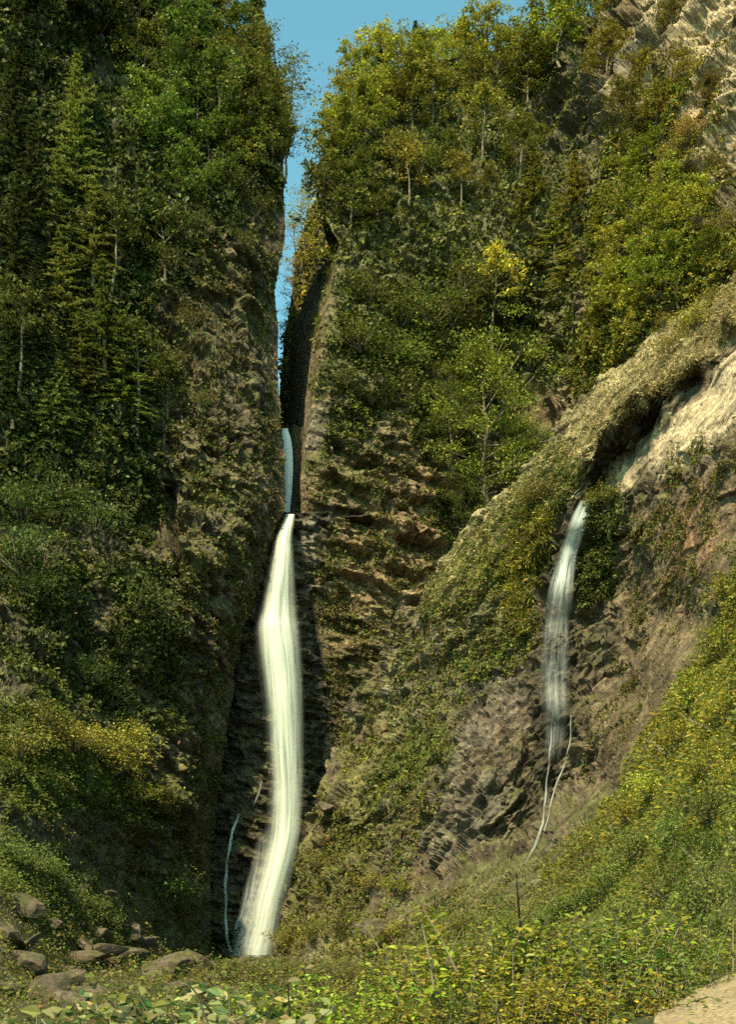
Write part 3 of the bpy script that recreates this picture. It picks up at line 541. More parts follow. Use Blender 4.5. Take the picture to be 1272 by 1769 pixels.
# dark cliff
cv = Cover()
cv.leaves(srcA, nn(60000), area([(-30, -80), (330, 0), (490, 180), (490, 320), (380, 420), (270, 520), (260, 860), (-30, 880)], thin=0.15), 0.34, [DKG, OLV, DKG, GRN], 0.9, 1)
cv.leaves(srcA, nn(26000), area([(-30, 840), (270, 830), (330, 1130), (300, 1260), (-30, 1240)], thin=0.3), 0.26, [GRN, OLV, DKG, OLV], 0.7, 2)
cv.leaves(srcA, nn(26000), area([(-30, 1215), (60, 1230), (200, 1280), (285, 1390), (260, 1430), (120, 1400), (-30, 1420)], amp=15), 0.20, [OLV, YGR, LGR, OLV], 0.5, 3, 0.9)
cv.leaves(srcA, nn(16000), area([(-30, 1420), (80, 1470), (200, 1570), (240, 1640), (120, 1620), (-30, 1540)], amp=15), 0.17, [GRN, LGR, OLV], 0.4, 4, 0.8)
cv.leaves(srcA, nn(20000), area([(260, 400), (495, 300), (490, 900), (400, 1200), (370, 1640), (200, 1560), (290, 1380), (330, 1150), (260, 850)], thin=0.45, patch=2.2), 0.22, [OLV, OLV, GRN, BRN], 0.35, 5)
cv.leaves(srcA, nn(18000), area([(0, 1400), (330, 1380), (365, 1700), (0, 1720)], thin=0.4, patch=1.5), 0.16, [OLV, YGR, DKG, BRN], 0.3, 6)
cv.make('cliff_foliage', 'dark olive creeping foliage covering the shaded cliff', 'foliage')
# layered cliff
cv = Cover()
cv.leaves(srcB, nn(20000), area([(560, 180), (720, 90), (1000, 40), (1060, 330), (1010, 660), (900, 640), (720, 640), (600, 720), (570, 480), (540, 300)], thin=0.15), 0.32, [OLV, GRN, YGR, DKG, OLV], 0.9, 11)
cv.leaves(srcB, nn(18000), area([(560, 560), (760, 520), (900, 640), (900, 900), (780, 960), (700, 700), (560, 800)], thin=0.35), 0.26, [GRN, OLV, DKG, YGR], 0.7, 12)
cv.leaves(srcB, nn(15000), area([(530, 760), (780, 760), (780, 980), (680, 1150), (580, 1300), (540, 1100)], thin=0.55, patch=2), 0.2, [OLV, OLV, GRN, BRN], 0.3, 13)
cv.leaves(srcB, nn(36000), area([(1060, 260), (1150, 130), (1200, 130), (1160, 260), (1260, 380), (1290, 480), (1010, 680), (1010, 480)], thin=0.1), 0.28, [YGR, OLV, YGR, GLD, GRN], 0.9, 14)
cv.leaves(srcB, nn(6000), area([(1090, 110), (1272, 60), (1272, 360), (1130, 360)], thin=0.5, patch=2), 0.24, [OLV, GLD, BRN, YGR], 0.4, 15)
cv.make('cliff_foliage', 'yellow-green foliage clinging to the layered cliff', 'foliage')
cv = Cover().leaves(srcC, nn(9000), area([(470, 200), (640, 200), (640, 800), (470, 800)], amp=1), 0.5, [YGR, GLD, YGR, OLV], 1.0, 16); cv.make('hill_foliage', 'bright yellow-green foliage on the hill beyond the slot', 'foliage')
# spur
cv = Cover()
cv.leaves(srcD, nn(34000), area([(960, 870), (870, 900), (700, 1080), (600, 1300), (520, 1500), (480, 1660), (640, 1660), (740, 1450), (800, 1240), (930, 1130), (930, 960)], thin=0.35, patch=2.5), 0.2, [OLV, YGR, OLV, GRN, BRN], 0.4, 21)
cv.leaves(srcD, nn(9000), area([(1030, 850), (1075, 860), (1060, 1010), (1010, 1060), (1000, 960)], amp=15), 0.2, [OLV, DKG, GRN], 0.5, 22)
cv.leaves(srcD, nn(9000), area([(900, 1090), (800, 1150), (830, 1180), (910, 1110)], [(640, 1340), (760, 1260), (770, 1300), (650, 1400)], amp=15), 0.17, [LGR, YGR, GRN], 0.3, 23)
cv.leaves(srcD, nn(14000), area([(1180, 780), (1300, 740), (1300, 900), (1100, 1250), (1000, 1420), (1010, 1250), (1090, 1050), (1100, 900)], thin=0.75, patch=1.6), 0.17, [OLV, BRN, OLV], 0.2, 24)
cv.leaves(srcD, nn(16000), area([(1010, 1430), (920, 1520), (760, 1540), (620, 1600), (620, 1680), (960, 1680), (1030, 1500)], thin=0.2, patch=2), 0.18, [OLV, YGR, GRN, BRN], 0.5, 25)
cv.make('spur_foliage', 'olive ferns and moss over the lower flank of the spur', 'foliage')
cv = Cover()
cv.grass(srcD, nn(26000), area([(1300, 430), (1210, 520), (1110, 600), (1010, 690), (955, 770), (990, 800), (1060, 735), (1110, 695), (1190, 640), (1300, 545)], amp=12), 0.15, [STR, STR, (0.28, 0.2, 0.07), OLV], 31, 0.013)
cv.grass(srcD, nn(26000), area([(960, 765), (870, 860), (790, 950), (720, 1050), (760, 1070), (860, 970), (960, 890), (1000, 810)], amp=12), 0.17, [OLV, LGR, YGR, STR, OLV], 32, 0.014)
cv.grass(srcD, nn(12000), area([(960, 880), (900, 900), (860, 1000), (900, 1080), (940, 960)], amp=15), 0.28, [GLD, YGR, OLV], 33, 0.022)
cv.grass(srcD, nn(42000), area([(1290, 960), (1220, 1130), (1120, 1300), (1020, 1430), (930, 1530), (1100, 1560), (1290, 1420)], thin=0.1, amp=25), 0.3, [YGR, GLD, OLV, LGR, YGR], 34, 0.022)
cv.make('tall_grass', 'straw and yellow-green grass along the spur crest and slope', 'grass')
cv = Cover()
cv.leaves(srcD, nn(40000), area([(1290, 1380), (1100, 1500), (930, 1560), (640, 1640), (640, 1740), (1290, 1740)], amp=20, thin=0.1, patch=1.5), 0.13, [GRN, YGR, OLV, LGR, GRN], 0.6, 41)
cv.leaves(srcD, nn(16000), area([(1290, 1000), (1120, 1300), (1290, 1400)], thin=0.3, patch=1.5), 0.16, [YGR, GLD, OLV], 0.6, 42)
cv.leaves(srcD, nn(30000), lambda px, py, P: (px > np.where(py < 960, 1350, 1275)) * (P[:, 0] < 45) * 1.0, 0.30, [YGR, OLV, GRN, OLV], 0.9, 43)
cv.make('slope_foliage', 'green and yellow low herbs on the sunny slope above the path', 'foliage')
gw = lambda px, py, P: (np.clip(1 / np.maximum(P[:, 1], 4) ** 1.0, 0, 1)) * (np.abs(P[:, 0]) < P[:, 1] * 0.45 + 1) * (P[:, 1] > 5) * (P[:, 1] < 95) * ~((P[:, 0] > np.interp(P[:, 1], [4, 8, 10, 12, 14, 16], [1.5, 2.1, 2.6, 3.25, 4.2, 5.6]) - 0.1) & (P[:, 1] < 16))
cv = Cover(); cv.leaves(srcG, nn(70000), gw, 0.10, [YGR, OLV, GRN, YGR, LGR], 0.5, 51, 0.8, 3.0); cv.make('undergrowth', 'low yellow-green undergrowth across the valley floor', 'undergrowth')

gl = lambda px, py, P: gw(px, py, P) * (px < 520) * (px > -40) * (P[:, 1] > 9) * (P[:, 1] < 60)
cv = Cover(); cv.leaves(srcG, nn(20000), gl, 0.24, [OLV, YGR, GRN, DKG, BRN], 0.9, 55, 0.6, 2.0); cv.leaves(srcA, nn(8000), area([(-20, 1480), (120, 1540), (360, 1640), (360, 1760), (-20, 1760)], thin=0.3, patch=2), 0.2, [OLV, YGR, GRN, DKG, BRN], 0.7, 56); cv.leaves(srcG, 2500, lambda px, py, P: (np.abs(P[:, 0] - np.interp(P[:, 1], [4, 8, 10, 12, 14, 16], [1.5, 2.1, 2.6, 3.25, 4.2, 5.6])) < 0.45) * (P[:, 1] > 7) * (P[:, 1] < 18) * 1.0, 0.16, [YGR, OLV, GRN, OLV], 0.6, 57, 0.5, 1.0)
cv.leaves(srcG, 16000, gl, 0.15, [BRN, (0.10, 0.07, 0.035), OLV, STR], 0.12, 58, 1.2, 1.0)
cv.make('bank_undergrowth', 'mixed ferns and herbs between the stones of the stream bank', 'undergrowth')
# ------------------------------------------------------------------ trees
class Tubes:
    def __init__(s): s.V = []; s.I = []; s.n = 0
    def add(s, pts, rad, k=5):
        pts = np.array(pts, float); m = len(pts); t = np.gradient(pts, axis=0); t /= np.linalg.norm(t, axis=1, keepdims=True) + 1e-9
        a = np.cross(t, np.array([0.31, 0.87, 0.12])); a /= np.linalg.norm(a, axis=1, keepdims=True) + 1e-9; b = np.cross(t, a)
        an = np.arange(k) * 2 * math.pi / k; rad = np.broadcast_to(np.asarray(rad, float), m)
        ring = pts[:, None] + rad[:, None, None] * (np.cos(an)[None, :, None] * a[:, None] + np.sin(an)[None, :, None] * b[:, None])
        base = s.n; s.V.append(ring.reshape(-1, 3)); s.n += m * k
        for i in range(m - 1):
            for j in range(k):
                s.I += [base + i * k + j, base + i * k + (j + 1) % k, base + (i + 1) * k + (j + 1) % k, base + (i + 1) * k + j]
    def mesh(s, name, mat): return mesh_from(name, np.concatenate(s.V), 4, s.I, None, mat, True)
def crown_mesh(name, C, nr, L_, Wd, tdir=None, var=0.3):
    q = leaf_quads(C, nr, L_, Wd, tdir); n = len(C)
    col = np.exp(rng.normal(0, var, (n, 1))) * np.exp(rng.normal(0, 0.1, (n, 3)))
    return mesh_from(name, q.reshape(-1, 3), 4, np.arange(n * 4), np.repeat(col, 4, 0), M_LEAF)
def deciduous(H=10, start=0.22, spread=0.30, n=20, per=46, leaf=0.36, flat=0.5, seed=0, lean=0.0, sig=0.42, tip=0.9):
    r = np.random.default_rng(seed); tb = Tubes(); zs = np.linspace(-0.6, H * 0.93, 9)
    wob = np.cumsum(r.normal(0, 0.02 * H, (9, 2)), 0) * 0.6; wob[0] = 0; wob -= wob[1] * 0
    tp = np.stack([wob[:, 0] + lean * np.maximum(zs, 0) ** 1.3 / H ** .3, wob[:, 1], zs], 1); tb.add(tp, np.linspace(0.022 * H, 0.004 * H, 9), 6)
    C = []
    for k in range(n):
        f = start + (0.97 - start) * (k + r.random()) / n; z = f * H; p0 = np.array([np.interp(z, zs, tp[:, 0]), np.interp(z, zs, tp[:, 1]), z])
        az = k * 2.4 + r.normal(0, .4); g = (f - start) / (1 - start)
        ln = H * spread * (0.45 + 1.1 * math.sin(math.pi * min(1, (0.18 + 0.82 * g)) ** 0.8)) * (0.75 + 0.5 * r.random()) * (1.0 if g < .85 else .7)
        el = 0.25 + 0.7 * g + r.normal(0, .15); dr = np.array([math.cos(az) * math.cos(el), math.sin(az) * math.cos(el), math.sin(el)])
        pts = [p0 + dr * ln * t + np.array([0, 0, 0.12 * ln * t * t]) for t in (0, .35, .7, 1)]; tb.add(pts, [0.008 * H * (1 - .5 * g), 0.005 * H, 0.003 * H, 0.001 * H], 4)
        for j in range(4):
            t = 0.35 + 0.65 * (j + r.random()) / 4; c = p0 + dr * ln * t + r.normal(0, ln * 0.17, 3) * np.array([1, 1, .6])
            m = int(per * (0.6 + 0.8 * r.random())); C.append(c + r.normal(0, 1, (m, 3)) * np.array([sig, sig, sig * flat]) * H / 10)
    C = np.concatenate(C); nr = r.normal(size=(len(C), 3)) * 0.8 + np.array([0, 0, tip]); nr /= np.linalg.norm(nr, axis=1, keepdims=True)
    sz = leaf * np.exp(np.clip(r.normal(0, .3, len(C)), -.7, .45))
    return tb.mesh('trunk', M_BARK), crown_mesh('crown', C, nr, sz, sz * 0.62)
def spruce(H=10, base=0.08, width=0.20, whorls=24, seed=0, gap=0.0, spray=0.42):
    r = np.random.default_rng(seed); tb = Tubes(); tb.add([(0, 0, -0.6), (0.02, 0, H * .4), (0, 0.03, H * .8), (0, 0, H)], [0.017 * H, 0.013 * H, 0.006 * H, 0.001 * H], 6)
    C, T, N_, Ls = [], [], [], []
    for k in range(whorls):
        f = base + (0.985 - base) * k / (whorls - 1); z = f * H; ln = H * width * (1 - (f - base) / (1 - base)) ** 0.8 + 0.12
        for j in range(6):
            if r.random() < gap: continue
            az = j * 1.047 + k * 0.7 + r.normal(0, .25); l = ln * (0.7 + 0.5 * r.random()); dr = np.array([math.cos(az), math.sin(az), 0.0])
            drp = 0.25 + 0.35 * (1 - f)
            pts = [np.array([0, 0, z]) + dr * l * t + np.array([0, 0, 0.12 * l * t - drp * l * t * t + 0.10 * l * t ** 4]) for t in (0, .4, .75, 1)]
            if l > 0.6: tb.add(pts, [0.004 * H, 0.003 * H, 0.002 * H, 0.0008 * H], 3)
            m = max(4, int(l * 11))
            t = (np.arange(m) + r.random(m)) / m * 0.95 + 0.08
            c = np.array([0, 0, z]) + dr * l * t[:, None] + np.array([0, 0, 1]) * (0.12 * l * t - drp * l * t * t + 0.10 * l * t ** 4)[:, None]
            sd = np.array([-dr[1], dr[0], 0]); s_ = r.choice([-1, 1], m)
            tt = dr * 0.6 + sd * s_[:, None] * (0.9 * (1.1 - t))[:, None] + np.array([0, 0, -0.35]) + r.normal(0, .15, (m, 3))
            C.append(c + r.normal(0, .05, (m, 3))); T.append(tt); N_.append(np.array([0, 0, 1.0]) + r.normal(0, .35, (m, 3))); Ls.append(spray * (0.6 + 0.8 * (1 - t)) * (0.8 + 0.4 * r.random(m)))
    C = np.concatenate(C); T = np.concatenate(T); N_ = np.concatenate(N_); N_ /= np.linalg.norm(N_, axis=1, keepdims=True); L_ = np.concatenate(Ls)
    return tb.mesh('trunk', M_BARK), crown_mesh('crown', C, N_, L_, L_ * 0.38, T, 0.25)
def shrub(Hh=3, n=26, per=60, leaf=0.2, seed=0):
    r = np.random.default_rng(seed); tb = Tubes(); C = []
    for k in range(n):
        az = r.random() * 6.28; el = 0.35 + 1.1 * r.random(); ln = Hh * (0.55 + 0.5 * r.random()); dr = np.array([math.cos(az) * math.cos(el), math.sin(az) * math.cos(el), math.sin(el)])
        tb.add([dr * ln * t + np.array([0, 0, -0.3 * (1 - t)]) for t in (0, .5, 1)], [0.02 * Hh, 0.012 * Hh, 0.003 * Hh], 4)
        for j in range(3):
            c = dr * ln * (0.5 + 0.5 * (j + r.random()) / 3) + r.normal(0, .12 * Hh, 3); m = int(per / 3 * (0.5 + r.random())); C.append(c + r.normal(0, .10 * Hh, (m, 3)))
    C = np.concatenate(C); nr = r.normal(size=(len(C), 3)) * .8 + np.array([0, 0, .7]); nr /= np.linalg.norm(nr, axis=1, keepdims=True); sz = leaf * np.exp(np.clip(r.normal(0, .3, len(C)), -.7, .45))
    return tb.mesh('stem', M_BARK), crown_mesh('foliage', C, nr, sz, sz * .6)
PROTO = {
 'round': [deciduous(seed=s) for s in (1, 2, 3, 4)],
 'tall': [deciduous(seed=s, start=0.3, spread=0.2, n=22, per=36, leaf=0.34) for s in (5, 6, 7)],
 'airy': [deciduous(seed=s, start=0.35, spread=0.26, n=15, per=13, leaf=0.30, sig=0.5) for s in (8, 9, 10)],
 'thin': [deciduous(seed=s, start=0.55, spread=0.17, n=13, per=26, leaf=0.34) for s in (11, 12, 13)],
 'layer': [deciduous(seed=s, start=0.10, spread=0.36, n=36, per=100, leaf=0.165, flat=0.28, sig=0.5) for s in (14, 15)],
 'spruce': [spruce(seed=s) for s in (21, 22, 23)],
 'loose': [spruce(seed=s, width=0.24, whorls=17, gap=0.25, base=0.15, spray=0.5) for s in (24, 25)],
 'column': [deciduous(seed=31, start=0.06, spread=0.10, n=30, per=40, leaf=0.34, sig=0.4)],
 'shrub': [shrub(seed=s) for s in (41, 42, 43, 44)],
}
ORD = ['first', 'second', 'third', 'fourth', 'fifth', 'sixth', 'seventh', 'eighth', 'ninth', 'tenth', 'eleventh', 'twelfth', 'thirteenth', 'fourteenth', 'fifteenth', 'sixteenth']
def snap2(px, py):
    a, b = snap(srcA, px, py), snap(srcG, px, py)
    ok = [q for q in (a, b) if abs(proj(q)[0] - px) + abs(proj(q)[1] - py) < 12] or [b]
    return min(ok, key=lambda q: q[1])
def plant(kind, p, h, color, label, cat, group, rz=None, wide=1.0, tilt=None, hue=0.05):
    protos = PROTO[kind]; tm, cm = protos[random.randrange(len(protos))]; H = 3.4 if kind == 'shrub' else 10.0
    nm = {'spruce': 'spruce_tree', 'loose': 'spruce_tree', 'shrub': 'shrub'}.get(kind, 'tree')
    o = bpy.data.objects.new(nm, None); COL.objects.link(o); o.location = p; s = h / H
    o.scale = (s * wide, s * wide, s); o.rotation_euler = ((tilt or 0) * random.uniform(-1, 1), (tilt or 0) * random.uniform(-1, 1), random.uniform(0, 6.28) if rz is None else rz)
    o.empty_display_size = 0.2; tag(o, label, cat, group)
    a, b = ('stem', 'foliage') if kind == 'shrub' else ('trunk', 'crown')
    t = bpy.data.objects.new(a, tm); COL.objects.link(t); t.parent = o
    c = bpy.data.objects.new(b, cm); COL.objects.link(c); c.parent = o
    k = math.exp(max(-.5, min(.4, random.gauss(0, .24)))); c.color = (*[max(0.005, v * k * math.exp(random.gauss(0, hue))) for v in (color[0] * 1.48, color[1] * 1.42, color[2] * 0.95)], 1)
    return o
def cluster(src, kind, color, text, where, cat, group, pts, axis='x', wide=1.0, tilt=0.04, jitter=0.10):
    """pts: (px, py of the base, height in px).  axis says how the members are counted in the labels"""
    pts = sorted(pts, key=(lambda q: q[0]) if axis == 'x' else (lambda q: -q[0]) if axis == '-x' else (lambda q: q[1]) if axis == 'y' else (lambda q: -q[1]))
    for i, (px, py, h) in enumerate(pts):
        p = snap(src, px, py); d = p[1]; hm = h / F * d * random.uniform(1 - jitter, 1 + jitter)
        lab = f'{text} {where}' if len(pts) == 1 else f'{text}, {ORD[i]} {where}'
        plant(kind, Vector(p) + Vector((0, 0.15, -0.15 * hm * 0.3)), hm, color, lab, cat, group if len(pts) > 1 else None, None, wide, tilt)
cl = cluster
# dark cliff
cl(srcA, 'spruce', (0.085, 0.108, 0.03), 'tall pale-green spruce', 'highest on the dark cliff', 'tree', None, [(132, 340, 275)], wide=1.1)
cl(srcA, 'loose', (0.078, 0.10, 0.026), 'loose pale spruce', 'down the column under the tallest pale spruce', 'tree', 'spruces stepping down the dark cliff', [(95, 440, 190), (160, 500, 190), (110, 580, 200), (180, 640, 210), (140, 700, 190), (215, 730, 190), (100, 760, 170)], 'y', wide=1.25)
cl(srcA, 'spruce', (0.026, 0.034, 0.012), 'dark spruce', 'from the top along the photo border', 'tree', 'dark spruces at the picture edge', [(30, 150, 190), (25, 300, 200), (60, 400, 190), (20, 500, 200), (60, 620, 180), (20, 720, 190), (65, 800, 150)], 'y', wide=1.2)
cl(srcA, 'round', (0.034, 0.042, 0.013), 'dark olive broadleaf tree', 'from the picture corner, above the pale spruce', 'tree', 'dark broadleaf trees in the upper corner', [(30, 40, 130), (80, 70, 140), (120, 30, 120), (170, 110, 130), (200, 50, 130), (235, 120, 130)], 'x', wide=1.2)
cl(srcA, 'round', (0.06, 0.088, 0.020), 'bright green broadleaf tree', 'counted downward, in the fresh green patch', 'tree', 'fresh green trees on the dark cliff', [(330, 170, 140), (300, 220, 140), (375, 230, 130), (345, 270, 140), (300, 310, 120), (365, 330, 120), (335, 370, 110), (270, 260, 120)], 'y', wide=1.15)
cl(srcA, 'round', (0.085, 0.098, 0.022), 'olive yellow broadleaf tree', 'toward the sky gap, on the shaded clifftop', 'tree', 'trees on the shaded clifftop', [(215, 10, 110), (260, 60, 110), (300, 60, 120), (340, 60, 100), (375, 90, 100), (410, 120, 110), (400, 190, 110), (440, 170, 120), (430, 250, 120), (465, 220, 110), (470, 290, 110), (420, 310, 100), (250, 170, 110)], 'x', wide=1.1)
cl(srcA, 'column', (0.045, 0.055, 0.016), 'dark slender column-shaped tree', 'poking up beside the sky gap', 'tree', None, [(442, 110, 125)])
cl(srcA, 'airy', (0.11, 0.11, 0.03), 'sparse airy tree', 'down the cliff lip, feathery against the blue sky', 'tree', 'airy trees leaning into the sky gap', [(484, 150, 90), (498, 210, 100), (504, 265, 100), (500, 310, 90)], 'y', wide=1.3, tilt=0.25)
cl(srcA, 'thin', (0.06, 0.07, 0.02), 'thin bare-trunked tree', 'counted toward the slot, on the dark cliff face', 'tree', 'thin-trunked trees on the dark cliff', [(190, 500, 170), (232, 520, 170), (280, 525, 180), (238, 735, 180), (283, 760, 130), (35, 680, 170)], 'x')
cl(srcA, 'shrub', (0.065, 0.07, 0.02), 'straggly olive shrub', 'counted downward, on the bare rock beside the slot', 'shrub', 'shrubs on the rock beside the slot', [(400, 330, 60), (350, 400, 50), (440, 370, 45), (300, 470, 50), (420, 430, 40), (330, 560, 45), (300, 640, 45), (350, 700, 35)], 'y')
cl(srcA, 'shrub', (0.045, 0.065, 0.02), 'dull green shrub', 'counted downward, on the ledges midway up the dark cliff', 'shrub', 'green shrubs midway up the dark cliff', [(40, 900, 80), (110, 880, 80), (160, 920, 70), (30, 980, 80), (70, 1030, 60), (230, 1060, 80), (260, 1100, 70), (200, 1120, 70), (150, 1180, 60), (190, 1215, 60)], 'y', wide=1.3)
cl(srcA, 'shrub', (0.12, 0.115, 0.028), 'mounded yellow-olive shrub', 'counted toward the waterfall, on the grassy shoulder', 'shrub', 'mounded shrubs on the grassy shoulder', [(30, 1310, 70), (70, 1270, 60), (110, 1300, 60), (150, 1310, 70), (190, 1335, 70), (230, 1300, 70), (235, 1380, 60), (265, 1400, 50)], 'x', wide=1.5)
cl(srcA, 'shrub', (0.065, 0.09, 0.028), 'low green bush', 'counted toward the waterfall, above the boulders', 'shrub', 'low green bushes above the boulders', [(20, 1490, 60), (60, 1510, 55), (100, 1545, 50), (150, 1575, 45), (190, 1600, 40), (285, 1560, 70)], 'x', wide=1.5)
# layered cliff
cl(srcB, 'round', (0.155, 0.16, 0.024), 'sunlit yellow-green tree', 'along the skyline from the sky gap', 'tree', 'trees along the sunlit skyline', [(572, 275, 95), (590, 225, 95), (618, 190, 105), (650, 165, 105), (688, 158, 108), (725, 148, 98), (765, 148, 98), (805, 140, 108), (842, 128, 112), (882, 145, 95), (925, 130, 125), (970, 105, 140), (1010, 80, 140)], 'x', wide=1.05)
cl(srcB, 'spruce', (0.05, 0.055, 0.017), 'dark spruce', 'from the sky gap, spiking above the sunlit skyline', 'tree', 'spruces on the sunlit skyline', [(658, 150, 95), (720, 135, 100)], 'x', wide=1.2)
cl(srcB, 'round', (0.114, 0.122, 0.022), 'olive gold tree', 'from the sky gap, in the row under the skyline', 'tree', 'trees just under the skyline', [(590, 310, 110), (630, 260, 115), (670, 240, 115), (710, 225, 110), (750, 230, 115), (790, 225, 115), (870, 225, 115), (915, 200, 120), (960, 190, 120), (830, 200, 110)], 'x', wide=1.1)
cl(srcB, 'thin', (0.12, 0.115, 0.025), 'straight thin-trunked tree', 'from the sky gap, trunk standing clear of the scrub', 'tree', 'thin-trunked trees under the skyline', [(680, 370, 150), (705, 380, 150), (833, 290, 150), (800, 370, 110), (850, 380, 100)], 'x')
cl(srcB, 'round', (0.078, 0.09, 0.020), 'olive tree', 'counted toward the hollow, low above the dark slot wall', 'tree', 'trees above the dark slot wall', [(565, 400, 110), (605, 400, 110), (640, 350, 110), (650, 420, 90), (585, 350, 100), (720, 330, 100), (770, 310, 90), (900, 300, 100)], 'x', wide=1.1)
cl(srcB, 'loose', (0.125, 0.13, 0.025), 'green-gold spruce', 'counted downward, hanging in the shady hollow', 'tree', 'spruces hanging in the hollow', [(925, 370, 120), (995, 370, 130), (925, 470, 100), (985, 500, 130), (1035, 430, 110), (960, 430, 100), (900, 400, 90)], 'y', wide=1.4)
cl(srcB, 'thin', (0.185, 0.175, 0.028), 'golden-yellow thin tree', 'standing alone on the layered cliff', 'tree', None, [(848, 612, 190)], wide=0.85)
cl(srcB, 'thin', (0.13, 0.12, 0.025), 'smaller leaning olive tree', 'hugging the golden-yellow thin tree', 'tree', None, [(826, 618, 120)], wide=1.1)
cl(srcB, 'layer', (0.10, 0.118, 0.022), 'big spreading bright-green maple', 'with tiered boughs beside the spur', 'tree', None, [(838, 880, 275)], wide=0.92, jitter=0)
cl(srcB, 'layer', (0.075, 0.095, 0.022), 'green tiered sapling', 'counted toward the spur, at the feet of the spreading maple', 'tree', 'saplings around the maple', [(785, 800, 120), (900, 850, 130), (800, 920, 110), (770, 740, 90)], 'x', wide=0.95)
cl(srcB, 'shrub', (0.07, 0.082, 0.02), 'hanging olive shrub', 'counted downward, on the ledges of the layered cliff', 'shrub', 'shrubs on the layered cliff ledges', [(640, 520, 60), (690, 560, 60), (740, 560, 70), (620, 600, 50), (665, 620, 60), (710, 640, 60), (690, 690, 70), (640, 690, 50), (740, 620, 60), (780, 560, 60), (760, 670, 50), (890, 620, 60), (800, 500, 60), (600, 660, 40), (905, 690, 40)], 'y', wide=1.4)
cl(srcB, 'round', (0.128, 0.142, 0.022), 'sunny yellow-green tree', 'counted downward, in the grove above the straw-coloured crest', 'tree', 'grove above the straw-coloured crest', [(1120, 320, 100), (1090, 380, 100), (1160, 370, 90), (1110, 440, 110), (1065, 480, 100), (1160, 450, 110), (1205, 430, 100), (1120, 530, 120), (1070, 580, 120), (1175, 520, 110), (1040, 620, 110), (1100, 600, 90), (1235, 480, 90), (1215, 380, 80)], 'y', wide=1.1)
cl(srcB, 'round', (0.10, 0.09, 0.02), 'olive gold bushy tree', 'counted downward, among the pale rock plates', 'tree', 'trees among the pale rock plates', [(1110, 180, 80), (1135, 240, 80), (1100, 270, 80), (1180, 150, 60), (1060, 60, 80), (1200, 330, 60), (1050, 140, 80), (1160, 60, 60), (1225, 190, 60), (1085, 215, 70)], 'y', wide=1.2)
cl(srcB, 'shrub', (0.14, 0.11, 0.025), 'rusty gold shrub', 'toward the picture edge, among the pale rock plates', 'shrub', 'rusty shrubs among the pale rock plates', [(1150, 210, 45), (1190, 240, 45), (1160, 300, 50), (1250, 400, 60), (1230, 300, 40)], 'x', wide=1.3)
cl(srcC, 'airy', (0.21, 0.185, 0.035), 'glowing yellow tree', 'counted downward, seen through the slot', 'tree', 'yellow trees seen through the slot', [(548, 370, 75), (536, 385, 75), (526, 425, 80), (517, 450, 70), (520, 480, 70), (508, 520, 65), (512, 545, 60), (500, 580, 60), (496, 625, 60), (491, 670, 55), (490, 715, 55)], 'y', wide=1.3, tilt=0.15)
# spur
cl(srcD, 'shrub', (0.075, 0.075, 0.02), 'dark olive shrub', 'counted downward, around the head of the side cascade', 'shrub', 'shrubs around the side cascade', [(1045, 870, 45), (1050, 930, 50), (1030, 980, 45), (930, 870, 45), (925, 940, 40), (960, 850, 35), (1020, 1040, 40)], 'y', wide=1.3)
cl(srcD, 'shrub', (0.17, 0.14, 0.035), 'golden brown shrub', 'counted downward, on the straw-coloured crest', 'shrub', 'golden shrubs on the straw-coloured crest', [(1200, 570, 60), (1170, 600, 40), (1235, 530, 40), (1150, 560, 30)], 'y', wide=1.2)
cl(srcD, 'shrub', (0.075, 0.10, 0.026), 'leafy green bush', 'counted downward, on the slope above the path', 'shrub', 'leafy bushes on the slope above the path', [(1240, 1420, 80), (1180, 1460, 80), (1110, 1480, 70), (1230, 1500, 90), (1060, 1540, 70), (1160, 1550, 80), (1240, 1570, 90), (1010, 1580, 60), (1100, 1610, 80), (1200, 1620, 80), (960, 1600, 60), (1250, 1640, 80), (1040, 1650, 70), (890, 1620, 50)], 'y', wide=1.3)
cl(srcD, 'shrub', (0.15, 0.15, 0.028), 'yellowing bush', 'counted downward, on the sunny grass slope', 'shrub', 'yellowing bushes on the grass slope', [(1255, 1130, 80), (1210, 1220, 80), (1250, 1260, 90), (1170, 1300, 70), (1230, 1340, 80), (1130, 1380, 60), (1090, 1420, 50), (1260, 1040, 60)], 'y', wide=1.3)
cl(srcD, 'shrub', (0.10, 0.10, 0.024), 'scrubby olive bush', 'counted toward the path, at the foot of the spur', 'shrub', 'scrubby bushes at the foot of the spur', [(500, 1630, 40), (550, 1620, 40), (600, 1600, 45), (560, 1500, 40), (680, 1620, 40), (740, 1600, 35), (800, 1610, 40), (640, 1540, 40), (700, 1540, 35)], 'x', wide=1.5)

